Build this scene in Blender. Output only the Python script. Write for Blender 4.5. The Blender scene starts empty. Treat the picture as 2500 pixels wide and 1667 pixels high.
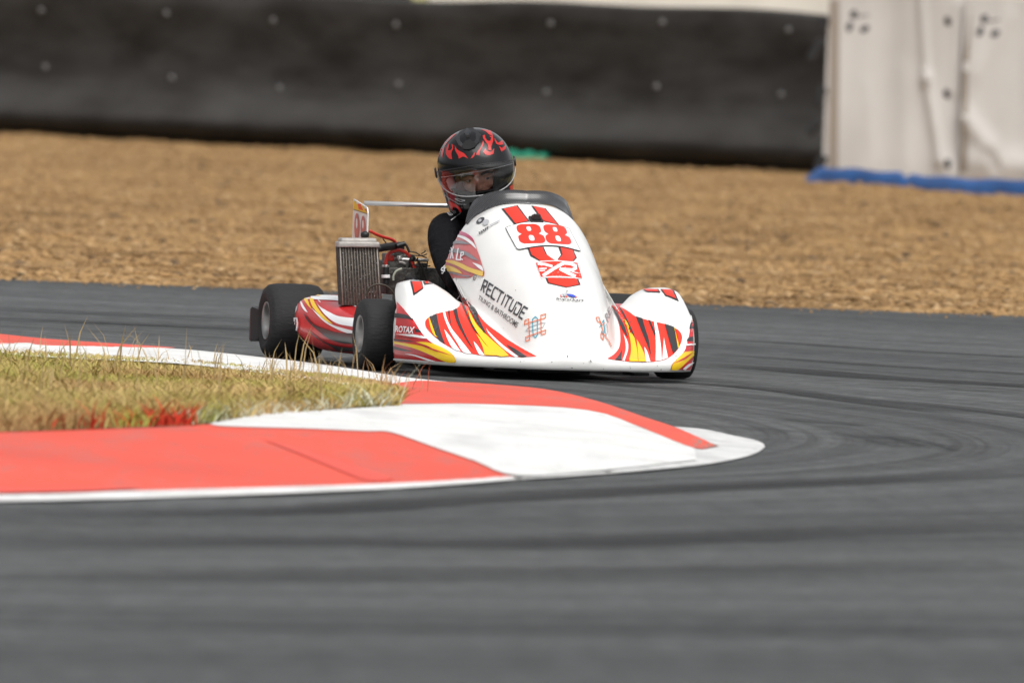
import bpy, bmesh, math, random
import numpy as np
from mathutils import Vector, Matrix
from mathutils.bvhtree import BVHTree
R = math.radians
random.seed(7); rng = np.random.default_rng(7)
scene = bpy.context.scene
COL = scene.collection

# ------------------------------------------------------------------ camera
CAM_H = 1.45
FPX = 33500.0                       # focal length in pixels of the 2500 px wide photograph
ROLL = R(2.06)
PITCH = math.atan(894 * math.cos(ROLL) / FPX)
cF = Vector((0, math.cos(PITCH), -math.sin(PITCH)))
cU0 = Vector((0, math.sin(PITCH), math.cos(PITCH))); cR0 = Vector((1, 0, 0))
cR = cR0 * math.cos(ROLL) + cU0 * math.sin(ROLL)
cU = cU0 * math.cos(ROLL) - cR0 * math.sin(ROLL)
cO = Vector((0, 0, CAM_H))
cam = bpy.data.cameras.new("camera"); camo = bpy.data.objects.new("camera", cam); COL.objects.link(camo)
camo.matrix_world = Matrix(((cR.x, cU.x, -cF.x, cO.x), (cR.y, cU.y, -cF.y, cO.y), (cR.z, cU.z, -cF.z, cO.z), (0, 0, 0, 1)))
cam.sensor_width = 36.0; cam.lens = 36.0 * FPX / 2500.0
cam.clip_start = 1.0; cam.clip_end = 6000.0
cam.dof.use_dof = True; cam.dof.focus_distance = 49.7; cam.dof.aperture_fstop = cam.lens / 66.0
scene.camera = camo

# ------------------------------------------------------------------ light
SUN_EL, SUN_AZ = R(56), R(150)      # soft overcast light from behind the camera, a little to the right
world = bpy.data.worlds.new("World"); scene.world = world; world.use_nodes = True
wn, wl = world.node_tree.nodes, world.node_tree.links
bg = wn["Background"]
sky = wn.new("ShaderNodeTexSky"); sky.sky_type = 'NISHITA'; sky.sun_disc = False
sky.sun_elevation = SUN_EL; sky.sun_rotation = SUN_AZ; sky.air_density = 1.0; sky.dust_density = 5.0; sky.ozone_density = 1.0
hsv = wn.new("ShaderNodeHueSaturation"); hsv.inputs['Saturation'].default_value = 0.14
wl.new(sky.outputs[0], hsv.inputs['Color']); wl.new(hsv.outputs[0], bg.inputs['Color'])
bg.inputs['Strength'].default_value = 0.15
sun = bpy.data.lights.new("sun", 'SUN'); sun.energy = 1.0; sun.angle = R(50); sun.color = (1.0, 0.96, 0.9)
suno = bpy.data.objects.new("sun", sun); COL.objects.link(suno)
sd = Vector((math.sin(SUN_AZ) * math.cos(SUN_EL), math.cos(SUN_AZ) * math.cos(SUN_EL), math.sin(SUN_EL)))
suno.rotation_euler = (-sd).to_track_quat('-Z', 'Y').to_euler(); suno.location = (10, 20, 40)
scene.view_settings.view_transform = 'Standard'; scene.view_settings.look = 'None'
scene.view_settings.exposure = 0.30; scene.view_settings.gamma = 1.0
scene.view_settings.use_curve_mapping = False

# ------------------------------------------------------------------ helpers: pixels of the photo -> places
def ray(px, py):
    return (cF * FPX + cR * (px - 1250.0) + cU * (833.5 - py)).normalized()
def gp(px, py, z=0.0):
    d = ray(px, py); return cO + d * ((z - CAM_H) / d.z)
def at_y(px, py, y):
    d = ray(px, py); return cO + d * (y / d.y)
S = 2500.0 / 2352.0
def gq(x, y, z=0.0): return gp(x * S, y * S, z)
PSI = R(14.0)
KO = gp(1280, 914)
kf = Vector((math.sin(PSI), -math.cos(PSI), 0)); kl = Vector((math.cos(PSI), math.sin(PSI), 0))
KM = Matrix(((kf.x, kl.x, 0, KO.x), (kf.y, kl.y, 0, KO.y), (0, 0, 1, 0), (0, 0, 0, 1)))
KI = KM.inverted()
def kp(px, py, xk):                 # kart coordinates of a pixel on the plane x = xk of the kart
    o = KI @ cO; d = KI.to_3x3() @ ray(px, py)
    return o + d * ((xk - o.x) / d.x)
def kproj(p):
    v = KM @ Vector(p) - cO; w = v.dot(cF)
    return (1250 + FPX * v.dot(cR) / w, 833.5 - FPX * v.dot(cU) / w)
def crop(ox, oy, k):
    return lambda x, y: (ox + x / k, oy + y / k)
K8 = 2352.0 / 400.5
C2, C3, C4, C5 = crop(1020, 280, K8), crop(1080, 480, K8), crop(800, 540, K8), crop(600, 660, K8)
C6, C7, C8 = crop(940, 680, K8), crop(1340, 680, K8), crop(1140, 600, K8)
H1, H2 = crop(1060, 300, 11.2), crop(1060, 400, 11.2); H3, H4 = crop(1020, 500, 11.2), crop(920, 560, 11.2)

# ------------------------------------------------------------------ helpers: materials
def mat(name, col, rough=0.5, metal=0.0, coat=0.0, var=0.0, vscale=8.0, bump=0.0, bscale=40.0, spec=0.5, col2=None, stretch=None, detail=5.0, alpha=1.0):
    m = bpy.data.materials.new(name); m.use_nodes = True
    n, l = m.node_tree.nodes, m.node_tree.links
    b = n["Principled BSDF"]; c4 = (*col, 1)
    b.inputs['Base Color'].default_value = c4; b.inputs['Roughness'].default_value = rough
    b.inputs['Metallic'].default_value = metal; b.inputs['Coat Weight'].default_value = coat
    b.inputs['Coat Roughness'].default_value = 0.06
    b.inputs['Specular IOR Level'].default_value = spec; b.inputs['Alpha'].default_value = alpha
    tc = n.new("ShaderNodeTexCoord"); vec = tc.outputs['Object']
    if stretch:
        mp = n.new("ShaderNodeMapping"); mp.inputs['Scale'].default_value = stretch
        l.new(vec, mp.inputs[0]); vec = mp.outputs[0]
    if var > 0 or col2:
        t = n.new("ShaderNodeTexNoise"); t.inputs['Scale'].default_value = vscale; t.inputs['Detail'].default_value = detail
        l.new(vec, t.inputs['Vector'])
        r = n.new("ShaderNodeValToRGB"); l.new(t.outputs['Fac'], r.inputs[0])
        r.color_ramp.elements[0].position = 0.32; r.color_ramp.elements[1].position = 0.68
        lo = col2 if col2 else tuple(c * (1 - var) for c in col)
        hi = col if col2 else tuple(min(1, c * (1 + var)) for c in col)
        r.color_ramp.elements[0].color = (*lo, 1); r.color_ramp.elements[1].color = (*hi, 1)
        l.new(r.outputs[0], b.inputs['Base Color'])
    if bump > 0:
        t2 = n.new("ShaderNodeTexNoise"); t2.inputs['Scale'].default_value = bscale; t2.inputs['Detail'].default_value = 6
        l.new(vec, t2.inputs['Vector'])
        bp = n.new("ShaderNodeBump"); bp.inputs['Strength'].default_value = bump; bp.inputs['Distance'].default_value = 0.02
        l.new(t2.outputs['Fac'], bp.inputs['Height']); l.new(bp.outputs[0], b.inputs['Normal'])
    return m
def vcol_mat(name, rough=0.9, spec=0.2, trans=0.0):
    m = bpy.data.materials.new(name); m.use_nodes = True
    n, l = m.node_tree.nodes, m.node_tree.links
    a = n.new("ShaderNodeVertexColor"); a.layer_name = "Col"
    b = n["Principled BSDF"]; l.new(a.outputs[0], b.inputs['Base Color'])
    b.inputs['Roughness'].default_value = rough; b.inputs['Specular IOR Level'].default_value = spec
    if trans: b.inputs['Subsurface Weight'].default_value = 0
    return m

# ------------------------------------------------------------------ helpers: objects
def tag(o, label=None, cat=None, group=None, kind=None):
    if label: o["label"] = label
    if cat: o["category"] = cat
    if group: o["group"] = group
    if kind: o["kind"] = kind
    return o
def empty(name, M):
    o = bpy.data.objects.new(name, None); COL.objects.link(o); o.matrix_world = M; o.empty_display_size = 0.2
    return o
def link(name, me, mats, parent=None, smooth=True):
    if not isinstance(mats, (list, tuple)): mats = [mats]
    for m in mats: me.materials.append(m)
    if smooth:
        me.polygons.foreach_set("use_smooth", [True] * len(me.polygons))
    o = bpy.data.objects.new(name, me); COL.objects.link(o)
    if parent: o.parent = parent
    return o
def pyobj(name, verts, faces, mats, parent=None, smooth=True, mi=None):
    me = bpy.data.meshes.new(name); me.from_pydata([tuple(v) for v in verts], [], faces)
    if mi: me.polygons.foreach_set("material_index", mi)
    me.validate(); me.update()
    return link(name, me, mats, parent, smooth)
def npobj(name, V, F, mats, parent=None, smooth=False, cols=None):
    me = bpy.data.meshes.new(name); k = F.shape[1]
    me.vertices.add(len(V)); me.vertices.foreach_set("co", V.astype(np.float32).ravel())
    me.loops.add(F.size); me.loops.foreach_set("vertex_index", F.astype(np.int32).ravel())
    me.polygons.add(len(F)); me.polygons.foreach_set("loop_start", np.arange(0, F.size, k, dtype=np.int32))
    try: me.polygons.foreach_set("loop_total", np.full(len(F), k, dtype=np.int32))
    except Exception: pass
    me.update(calc_edges=True)
    if cols is not None:
        a = me.color_attributes.new("Col", 'FLOAT_COLOR', 'POINT')
        a.data.foreach_set("color", cols.astype(np.float32).ravel())
    return link(name, me, mats, parent, smooth)
def from_bm(name, bm, mats, parent=None, smooth=True):
    bmesh.ops.recalc_face_normals(bm, faces=bm.faces)
    me = bpy.data.meshes.new(name); bm.to_mesh(me); bm.free()
    return link(name, me, mats, parent, smooth)
def sharp(o, ang=40):
    me = o.data
    try: me.set_sharp_from_angle(angle=R(ang))
    except Exception: pass
    return o
def box(bm, c, s, rot=None, bev=0.0):
    r = bmesh.ops.create_cube(bm, size=1.0); vs = r['verts']
    M = Matrix.Translation(Vector(c)) @ (rot.to_4x4() if rot is not None else Matrix()) @ Matrix.Diagonal((*s, 1))
    bmesh.ops.transform(bm, matrix=M, verts=vs)
    if bev > 0:
        es = list({e for v in vs for e in v.link_edges})
        bmesh.ops.bevel(bm, geom=es, offset=bev, segments=2, affect='EDGES', profile=0.6)
def catmull(pts, n=6, closed=False):
    P = [Vector(p) for p in pts]; out = []; N = len(P)
    rg = range(N if closed else N - 1)
    for i in rg:
        if closed: p0, p1, p2, p3 = P[i - 1], P[i], P[(i + 1) % N], P[(i + 2) % N]
        else: p0, p1, p2, p3 = P[max(0, i - 1)], P[i], P[i + 1], P[min(N - 1, i + 2)]
        for k in range(n):
            t = k / n
            out.append(0.5 * ((2 * p1) + (p2 - p0) * t + (2 * p0 - 5 * p1 + 4 * p2 - p3) * t * t + (3 * p1 - p0 - 3 * p2 + p3) * t ** 3))
    if not closed: out.append(P[-1])
    return out
def tube(bm, path, rad, seg=10, caps=True):
    P = [Vector(p) for p in path]; N = len(P)
    rads = rad if isinstance(rad, (list, tuple)) else [rad] * N
    T = [(P[min(i + 1, N - 1)] - P[max(i - 1, 0)]).normalized() for i in range(N)]
    u = T[0].orthogonal().normalized(); rings = []
    for i in range(N):
        u = (u - T[i] * u.dot(T[i])).normalized(); v = T[i].cross(u)
        rings.append([bm.verts.new(P[i] + (u * math.cos(2 * math.pi * k / seg) + v * math.sin(2 * math.pi * k / seg)) * rads[i]) for k in range(seg)])
    for a, b in zip(rings, rings[1:]):
        for k in range(seg): bm.faces.new((a[k], a[(k + 1) % seg], b[(k + 1) % seg], b[k]))
    if caps: bm.faces.new(rings[0][::-1]); bm.faces.new(rings[-1])
def lathe(bm, prof, seg=48, axis='y', center=(0, 0, 0), closed=False):
    rings = []; c = Vector(center)
    for (a, r) in prof:
        ring = []
        for k in range(seg):
            t = 2 * math.pi * k / seg; p = (r * math.cos(t), a, r * math.sin(t)) if axis == 'y' else ((r * math.cos(t), r * math.sin(t), a) if axis == 'z' else (a, r * math.cos(t), r * math.sin(t)))
            ring.append(bm.verts.new(c + Vector(p)))
        rings.append(ring)
    pr = list(zip(rings, rings[1:])) + ([(rings[-1], rings[0])] if closed else [])
    for a, b in pr:
        for k in range(seg): bm.faces.new((a[k], a[(k + 1) % seg], b[(k + 1) % seg], b[k]))
    return rings
def interp(x, tab):                  # smooth monotone-ish interpolation
    xs = [t[0] for t in tab]; ys = [t[1] for t in tab]; n = len(xs)
    if x <= xs[0]: return ys[0]
    if x >= xs[-1]: return ys[-1]
    i = max(k for k in range(n - 1) if xs[k] <= x)
    d = [(ys[k + 1] - ys[k]) / (xs[k + 1] - xs[k]) for k in range(n - 1)]
    def slope(k):
        if k == 0: return d[0]
        if k == n - 1: return d[-1]
        return 0 if d[k - 1] * d[k] <= 0 else 2 * d[k - 1] * d[k] / (d[k - 1] + d[k])
    h = xs[i + 1] - xs[i]; t = (x - xs[i]) / h; m0, m1 = slope(i) * h, slope(i + 1) * h
    return (2*t**3 - 3*t*t + 1) * ys[i] + (t**3 - 2*t*t + t) * m0 + (-2*t**3 + 3*t*t) * ys[i+1] + (t**3 - t*t) * m1

# ------------------------------------------------------------------ helpers: stickers that lie on a curved surface
def smooth_poly(pts, n=4, corner=50):
    N = len(pts); P = [Vector((*p, 0)) for p in pts]; out = []
    def is_corner(i):
        a = P[i] - P[i - 1]; b = P[(i + 1) % N] - P[i]
        if a.length < 1e-6 or b.length < 1e-6: return True
        return a.angle(b) > R(corner)
    cr = [is_corner(i) for i in range(N)]
    for i in range(N):
        p1, p2 = P[i], P[(i + 1) % N]
        p0 = p1 if cr[i] else P[i - 1]; p3 = p2 if cr[(i + 1) % N] else P[(i + 2) % N]
        for k in range(n):
            t = k / n
            q = 0.5 * ((2 * p1) + (p2 - p0) * t + (2 * p0 - 5 * p1 + 4 * p2 - p3) * t * t + (3 * p1 - p0 - 3 * p2 + p3) * t ** 3)
            out.append((q.x, q.y))
    return out
def stroke(pts, w, closed=False):   # a line of a given width as quads
    res = []; N = len(pts)
    for i in range(N if closed else N - 1):
        a = Vector(pts[i]); b = Vector(pts[(i + 1) % N]); d = (b - a)
        if d.length < 1e-6: continue
        d.normalize(); nrm = Vector((-d.y, d.x)) * w / 2; e = d * w * 0.3
        res.append([tuple(a - e + nrm), tuple(b + e + nrm), tuple(b + e - nrm), tuple(a - e - nrm)])
    return res
_txt = {}
def text_tris(s, bold=0.0):
    key = (s, bold)
    if key not in _txt:
        cu = bpy.data.curves.new("lettering_curve", 'FONT'); cu.body = s; cu.offset = bold; cu.resolution_u = 4
        o = bpy.data.objects.new("lettering_curve", cu); COL.objects.link(o)
        dg = bpy.context.evaluated_depsgraph_get(); me = bpy.data.meshes.new_from_object(o.evaluated_get(dg))
        V = [(v.co.x, v.co.y) for v in me.vertices]; F = [tuple(p.vertices) for p in me.polygons]
        bpy.data.objects.remove(o); bpy.data.curves.remove(cu); bpy.data.meshes.remove(me)
        x0, x1 = min(v[0] for v in V), max(v[0] for v in V); y0, y1 = min(v[1] for v in V), max(v[1] for v in V)
        _txt[key] = ([((v[0] - x0) / (x1 - x0), (v[1] - y0) / (y1 - y0)) for v in V], F)
    return _txt[key]
def quadmap(q):                     # q = TL, TR, BR, BL in pixels; (u, v) with v up
    TL, TR, BR, BL = [Vector(p) for p in q]
    return lambda u, v: tuple((BL * (1 - u) + BR * u) * (1 - v) + (TL * (1 - u) + TR * u) * v)
def text_polys(s, q, bold=0.0):
    V, F = text_tris(s, bold); f = quadmap(q); W = [f(*v) for v in V]
    return [[W[i] for i in fc] for fc in F]
def sticker(name, parent, bvh, inv, layers, off=0.0020, step=0.0010, cell=4.0, thick=0.0):
    """layers: list of (list of pixel polygons, material); each layer lies a hair above the one below"""
    V, Fc, MI, mats = [], [], [], []
    for li, (polys, m) in enumerate(layers):
        if m not in mats: mats.append(m)
        mid = mats.index(m); o = off + step * li
        for poly in polys:
            if len(poly) < 3: continue
            bm = bmesh.new()
            vs = [bm.verts.new((p[0], p[1], 0)) for p in poly]
            try: bm.faces.new(vs)
            except ValueError: bm.free(); continue
            bmesh.ops.remove_doubles(bm, verts=bm.verts, dist=0.02)
            if not bm.faces: bm.free(); continue
            bmesh.ops.triangulate(bm, faces=bm.faces)
            xs = [v.co.x for v in bm.verts]; ys = [v.co.y for v in bm.verts]
            for (a, b, ax) in ((min(xs), max(xs), 0), (min(ys), max(ys), 1)):
                c = math.ceil(a / cell) * cell
                while c < b:
                    co = (c, 0, 0) if ax == 0 else (0, c, 0); no = (1, 0, 0) if ax == 0 else (0, 1, 0)
                    bmesh.ops.bisect_plane(bm, geom=bm.verts[:] + bm.edges[:] + bm.faces[:], plane_co=co, plane_no=no)
                    c += cell
            idx = {}
            for v in bm.verts:
                d = ray(v.co.x, v.co.y); loc, nrm, fi, ds = bvh.ray_cast(cO, d)
                if loc is None: continue
                if nrm.dot(d) > 0: nrm = -nrm
                # push towards the eye far enough to clear facets on grazing surfaces
                idx[v.index if False else v] = len(V); V.append(inv @ (loc + nrm * o - d * 0.0006))
            for f in bm.faces:
                if all(v in idx for v in f.verts):
                    ids = [idx[v] for v in f.verts]
                    L = max((V[ids[k]] - V[ids[k - 1]]).length for k in range(len(ids)))
                    if L < 0.09: Fc.append(ids); MI.append(mid)
            bm.free()
    if not Fc: return None
    return pyobj(name, V, Fc, mats, parent, smooth=True, mi=MI)
def fold(o, st):                     # paintwork becomes part of the mesh it lies on
    if st is None: return
    bm = bmesh.new(); bm.from_mesh(o.data); n0 = len(bm.faces); base = len(o.data.materials)
    for m in st.data.materials: o.data.materials.append(m)
    bm.from_mesh(st.data); bm.faces.ensure_lookup_table()
    for f in bm.faces[n0:]: f.material_index += base
    bm.to_mesh(o.data); bm.free(); me = st.data; bpy.data.objects.remove(st); bpy.data.meshes.remove(me)
kart = empty("race_kart", KM)
tag(kart, "white racing kart number 88 with red and yellow flame graphics cornering on the asphalt", "kart")

def P(cf, *pts): return [cf(*p) for p in pts]
def SP(cf, *pts, n=4, corner=50): return smooth_poly([cf(*p) for p in pts], n, corner)
def world_bvh(objs):
    V, F = [], []; dg = bpy.context.evaluated_depsgraph_get()
    for o in objs:
        ev = o.evaluated_get(dg); me = ev.to_mesh(); b = len(V); mw = o.matrix_world
        V += [mw @ v.co for v in me.vertices]; F += [[i + b for i in p.vertices] for p in me.polygons]; ev.to_mesh_clear()
    return BVHTree.FromPolygons(V, F)

# ------------------------------------------------------------------ materials
white_paint = mat("white_gelcoat", (0.80, 0.80, 0.78), 0.28, coat=0.5, var=0.025, vscale=9)
red_ink = mat("red_vinyl", (0.78, 0.028, 0.008), 0.3, coat=0.3, var=0.05, vscale=20)
sidered_ink = mat("deep_red_vinyl", (0.55, 0.018, 0.022), 0.3, coat=0.4, var=0.12, vscale=14)
sheen_red = mat("sheen_red_vinyl", (0.58, 0.13, 0.13), 0.35, coat=0.3, var=0.1, vscale=14)  # red paled by a sky sheen put into the colour
magenta_ink = mat("magenta_vinyl", (0.5, 0.03, 0.13), 0.3, coat=0.3)
yellow_ink = mat("yellow_vinyl", (0.85, 0.55, 0.01), 0.3, coat=0.3)
sheen_yellow = mat("sheen_yellow_vinyl", (0.75, 0.5, 0.09), 0.35, coat=0.3)  # yellow paled by the same painted sheen
black_ink = mat("black_vinyl", (0.022, 0.022, 0.025), 0.35, coat=0.3)
grey_ink = mat("grey_vinyl", (0.25, 0.25, 0.27), 0.4)
white_ink = mat("white_vinyl", (0.82, 0.82, 0.83), 0.3, coat=0.3)
text_ink = mat("dark_letter_vinyl", (0.05, 0.05, 0.055), 0.4)
teal_ink = mat("teal_vinyl", (0.03, 0.33, 0.45), 0.4); orange_ink = mat("orange_vinyl", (0.72, 0.14, 0.03), 0.4)
blue_ink = mat("blue_vinyl", (0.03, 0.07, 0.5), 0.4); lightgrey_ink = mat("light_grey_vinyl", (0.45, 0.46, 0.48), 0.4)
tyre_rubber = mat("tyre_rubber", (0.016, 0.016, 0.017), 0.72, var=0.35, vscale=6, bump=0.25, bscale=130, spec=0.35, stretch=(1, 0.25, 1))
rim_metal = mat("rim_aluminium", (0.27, 0.265, 0.26), 0.42, metal=0.85, var=0.08, vscale=12)
chrome = mat("polished_steel", (0.80, 0.78, 0.76), 0.3, metal=0.9)
dull_metal = mat("dull_aluminium", (0.42, 0.4, 0.38), 0.45, metal=0.75, var=0.2, vscale=30, bump=0.1, bscale=90)
black_plastic = mat("black_plastic", (0.013, 0.013, 0.014), 0.42, var=0.2, vscale=30)
dark_iron = mat("engine_casting", (0.045, 0.042, 0.038), 0.5, metal=0.4, var=0.5, vscale=35, bump=0.3, bscale=60)
red_rubber = mat("red_silicone_hose", (0.5, 0.03, 0.02), 0.38)
carbon_m = mat("black_floor_tray", (0.01, 0.01, 0.011), 0.5)
cable_m = mat("cable_sheath", (0.012, 0.011, 0.01), 0.5)

# =================================================================== SETTING
EDGE_Y = 61.8                        # where the asphalt ends and the gravel starts
def sheet(name, x0, x1, y0, y1, z, m, nx=1, ny=1):
    V = [(x0 + (x1 - x0) * i / nx, y0 + (y1 - y0) * j / ny, z) for j in range(ny + 1) for i in range(nx + 1)]
    F = [(j * (nx + 1) + i, j * (nx + 1) + i + 1, (j + 1) * (nx + 1) + i + 1, (j + 1) * (nx + 1) + i) for j in range(ny) for i in range(nx)]
    return pyobj(name, V, F, m, smooth=False)
soil = mat("dry_soil", (0.30, 0.23, 0.12), 0.95, col2=(0.2, 0.2, 0.08), vscale=0.6, bump=0.4, bscale=4)
tag(sheet("ground", -3000, 3000, -300, 5000, -0.03, soil), kind='structure')

# asphalt: fine aggregate plus rubber streaks that follow the curve of the corner
ARC = (-7.95, 44.17)
am = bpy.data.materials.new("race_asphalt"); am.use_nodes = True
n, l = am.node_tree.nodes, am.node_tree.links; b = n["Principled BSDF"]
tc = n.new("ShaderNodeTexCoord"); sub = n.new("ShaderNodeVectorMath"); sub.operation = 'SUBTRACT'; sub.inputs[1].default_value = (ARC[0], ARC[1], 0)
l.new(tc.outputs['Object'], sub.inputs[0])
ln = n.new("ShaderNodeVectorMath"); ln.operation = 'LENGTH'; l.new(sub.outputs[0], ln.inputs[0])
sx = n.new("ShaderNodeSeparateXYZ"); l.new(sub.outputs[0], sx.inputs[0])
at = n.new("ShaderNodeMath"); at.operation = 'ARCTAN2'; l.new(sx.outputs['Y'], at.inputs[0]); l.new(sx.outputs['X'], at.inputs[1])
cb = n.new("ShaderNodeCombineXYZ"); l.new(ln.outputs['Value'], cb.inputs[0]); l.new(at.outputs[0], cb.inputs[1])
def streak(scale, sx_, sy_, lo, hi, c0, c1):
    mp = n.new("ShaderNodeMapping"); mp.inputs['Scale'].default_value = (sx_, sy_, 1); l.new(cb.outputs[0], mp.inputs[0])
    t = n.new("ShaderNodeTexNoise"); t.inputs['Scale'].default_value = scale; t.inputs['Detail'].default_value = 5; t.inputs['Roughness'].default_value = 0.62; l.new(mp.outputs[0], t.inputs['Vector'])
    r = n.new("ShaderNodeValToRGB"); l.new(t.outputs['Fac'], r.inputs[0]); r.color_ramp.elements[0].position = lo; r.color_ramp.elements[1].position = hi
    r.color_ramp.elements[0].color = (*c0, 1); r.color_ramp.elements[1].color = (*c1, 1); return r.outputs[0]
def mul(a, b_, f=1.0):
    x = n.new("ShaderNodeMix"); x.data_type = 'RGBA'; x.blend_type = 'MULTIPLY'; x.inputs[0].default_value = f
    l.new(a, x.inputs[6]); l.new(b_, x.inputs[7]); return x.outputs[2]
s1 = streak(1.0, 1.6, 0.5, 0.35, 0.62, (0.086, 0.0895, 0.091), (0.122, 0.1255, 0.1265))
s2 = streak(1.0, 6.0, 0.35, 0.34, 0.54, (0.70, 0.70, 0.70), (1, 1, 1))
s4 = streak(1.0, 0.55, 0.2, 0.40, 0.58, (0.74, 0.74, 0.74), (1.02, 1.02, 1.02))
s5 = streak(1.0, 22.0, 1.3, 0.38, 0.54, (0.70, 0.70, 0.70), (1.05, 1.05, 1.05))
g1 = n.new("ShaderNodeTexNoise"); g1.inputs['Scale'].default_value = 9; g1.inputs['Detail'].default_value = 7; g1.inputs['Roughness'].default_value = 0.8; l.new(tc.outputs['Object'], g1.inputs['Vector'])
gr1 = n.new("ShaderNodeValToRGB"); l.new(g1.outputs['Fac'], gr1.inputs[0]); gr1.color_ramp.elements[0].position = 0.36; gr1.color_ramp.elements[1].position = 0.64
gr1.color_ramp.elements[0].color = (0.50, 0.50, 0.50, 1); gr1.color_ramp.elements[1].color = (1.42, 1.42, 1.42, 1)
fn = n.new("ShaderNodeTexNoise"); fn.inputs['Scale'].default_value = 55; fn.inputs['Detail'].default_value = 8; fn.inputs['Roughness'].default_value = 0.75; l.new(tc.outputs['Object'], fn.inputs['Vector'])
fr = n.new("ShaderNodeValToRGB"); l.new(fn.outputs['Fac'], fr.inputs[0]); fr.color_ramp.elements[0].position = 0.3; fr.color_ramp.elements[1].position = 0.7
fr.color_ramp.elements[0].color = (0.62, 0.62, 0.62, 1); fr.color_ramp.elements[1].color = (1.25, 1.25, 1.25, 1)
l.new(mul(mul(mul(mul(mul(s1, s2), s4), s5), fr.outputs[0], 0.9), gr1.outputs[0], 0.9), b.inputs['Base Color'])
b.inputs['Roughness'].default_value = 0.8; b.inputs['Specular IOR Level'].default_value = 0.25
bp = n.new("ShaderNodeBump"); bp.inputs['Strength'].default_value = 0.5; bp.inputs['Distance'].default_value = 0.01; l.new(fn.outputs['Fac'], bp.inputs['Height']); l.new(bp.outputs[0], b.inputs['Normal'])
asph = pyobj("asphalt_track", [(-60, -40, 0), (60, -40, 0), (60, EDGE_Y, 0), (-60, EDGE_Y, 0)], [(0, 1, 2, 3)], am, smooth=False)
tag(asph, kind='structure')

# tyre marks on the asphalt, plus one painted shadow band under the kart
C7b, C4b = crop(1600, 650, 2.6133), crop(0, 650, 2.352)
marks = [
    (P(C7b, (290, 460), (800, 490), (1400, 530), (2352, 582), (2700, 600)), 0.30, 0.75),
    (P(C7b, (320, 560), (900, 598), (1500, 640), (2352, 690), (2700, 712)), 0.26, 0.6),
    (P(C7b, (250, 625), (800, 660), (1400, 710), (2352, 765), (2700, 785)), 0.40, 0.85),
    (P(C7b, (-150, 738), (300, 750), (800, 790), (1300, 860), (1800, 920), (2000, 945)), 0.26, 0.75),
    (P(C7b, (1200, 840), (1800, 890), (2352, 955), (2600, 990)), 0.2, 0.7),
    (P(C7b, (300, 1030), (600, 1035), (900, 1075)), 0.18, 0.35),
    (P(C7b, (1250, 1070), (1450, 1095), (1600, 1130), (1760, 1172)), 0.25, 0.6),
    (P(C7b, (700, 970), (1100, 1000), (1400, 1020)), 0.16, 0.4),
    ([(0, 1262), (700, 1250), (1130, 1222), (1700, 1193), (2200, 1172), (2640, 1148)], 0.34, 0.7),
    ([(-100, 1340), (700, 1325), (1300, 1330), (2000, 1300), (2640, 1275)], 0.5, 0.5),
    ([(-100, 1420), (900, 1405), (1700, 1400), (2640, 1380)], 0.6, 0.4),
    ([(-100, 1530), (900, 1535), (2000, 1540), (2640, 1545)], 0.6, 0.35),
    (P(C4b, (-100, 302), (500, 325), (1000, 345), (1440, 362), (2000, 390)), 0.3, 0.8),
    (P(C4b, (-100, 250), (400, 270), (1200, 292), (1500, 300)), 0.22, 0.55),
    (P(C4b, (-100, 215), (300, 222), (900, 250), (1400, 262)), 0.18, 0.35),
    ([(900, 893), (1200, 900), (1480, 917), (1720, 930), (1900, 945)], 0.22, 0.6),  # not rubber: the kart's shadow painted as a dark band
    ([(1380, 926), (1560, 944), (1700, 950)], 0.2, 0.5),
    (P(C7b, (900, 470), (1500, 492), (2352, 520)), 0.2, 0.3),
    (P(C7b, (1300, 770), (1900, 790), (2352, 800)), 0.16, 0.45),
]
mm = bpy.data.materials.new("mark_rubber_and_shadow"); mm.use_nodes = True
n, l = mm.node_tree.nodes, mm.node_tree.links; b = n["Principled BSDF"]
b.inputs['Base Color'].default_value = (0.022, 0.022, 0.023, 1); b.inputs['Roughness'].default_value = 0.75; b.inputs['Specular IOR Level'].default_value = 0.25
a = n.new("ShaderNodeVertexColor"); a.layer_name = "Col"
l.new(a.outputs[0], b.inputs['Alpha'])
V, F, Cc = [], [], []
for k, (px, w, s) in enumerate(marks):
    G = [gp(*p) for p in px]; G = catmull([(g.x, g.y, 0) for g in G], 10); N = len(G); base = len(V)
    NQ = 13; lines = [0 if q in (0, NQ - 1) else random.uniform(.25, 1.0) * (1 if 2 <= q <= NQ - 3 else .6) for q in range(NQ)]; ph = [random.uniform(0, 6) for q in range(NQ)]
    for i, p in enumerate(G):
        d = (G[min(i + 1, N - 1)] - G[max(i - 1, 0)]).normalized(); nr = Vector((-d.y, d.x, 0))
        e = min(1.0, i / (N * 0.25), (N - 1 - i) / (N * 0.25))
        for q in range(NQ):
            v = p + nr * w * (q / (NQ - 1) - .5); al = lines[q] * (.75 + .25 * math.sin(i * .21 + ph[q]) * math.sin(i * .08 + ph[q] * 2))
            V.append((v.x, v.y, 0.002 + 0.0004 * k)); Cc.append((min(1, al * s * e * 1.3),) * 3 + (1,))
    for i in range(N - 1):
        for j in range(NQ - 1): A = base + i * NQ + j; F.append((A, A + 1, A + NQ + 1, A + NQ))
tag(npobj("tyre_marks_and_shadow", np.array(V), np.array(F), mm, cols=np.array(Cc)), kind='structure')

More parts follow.
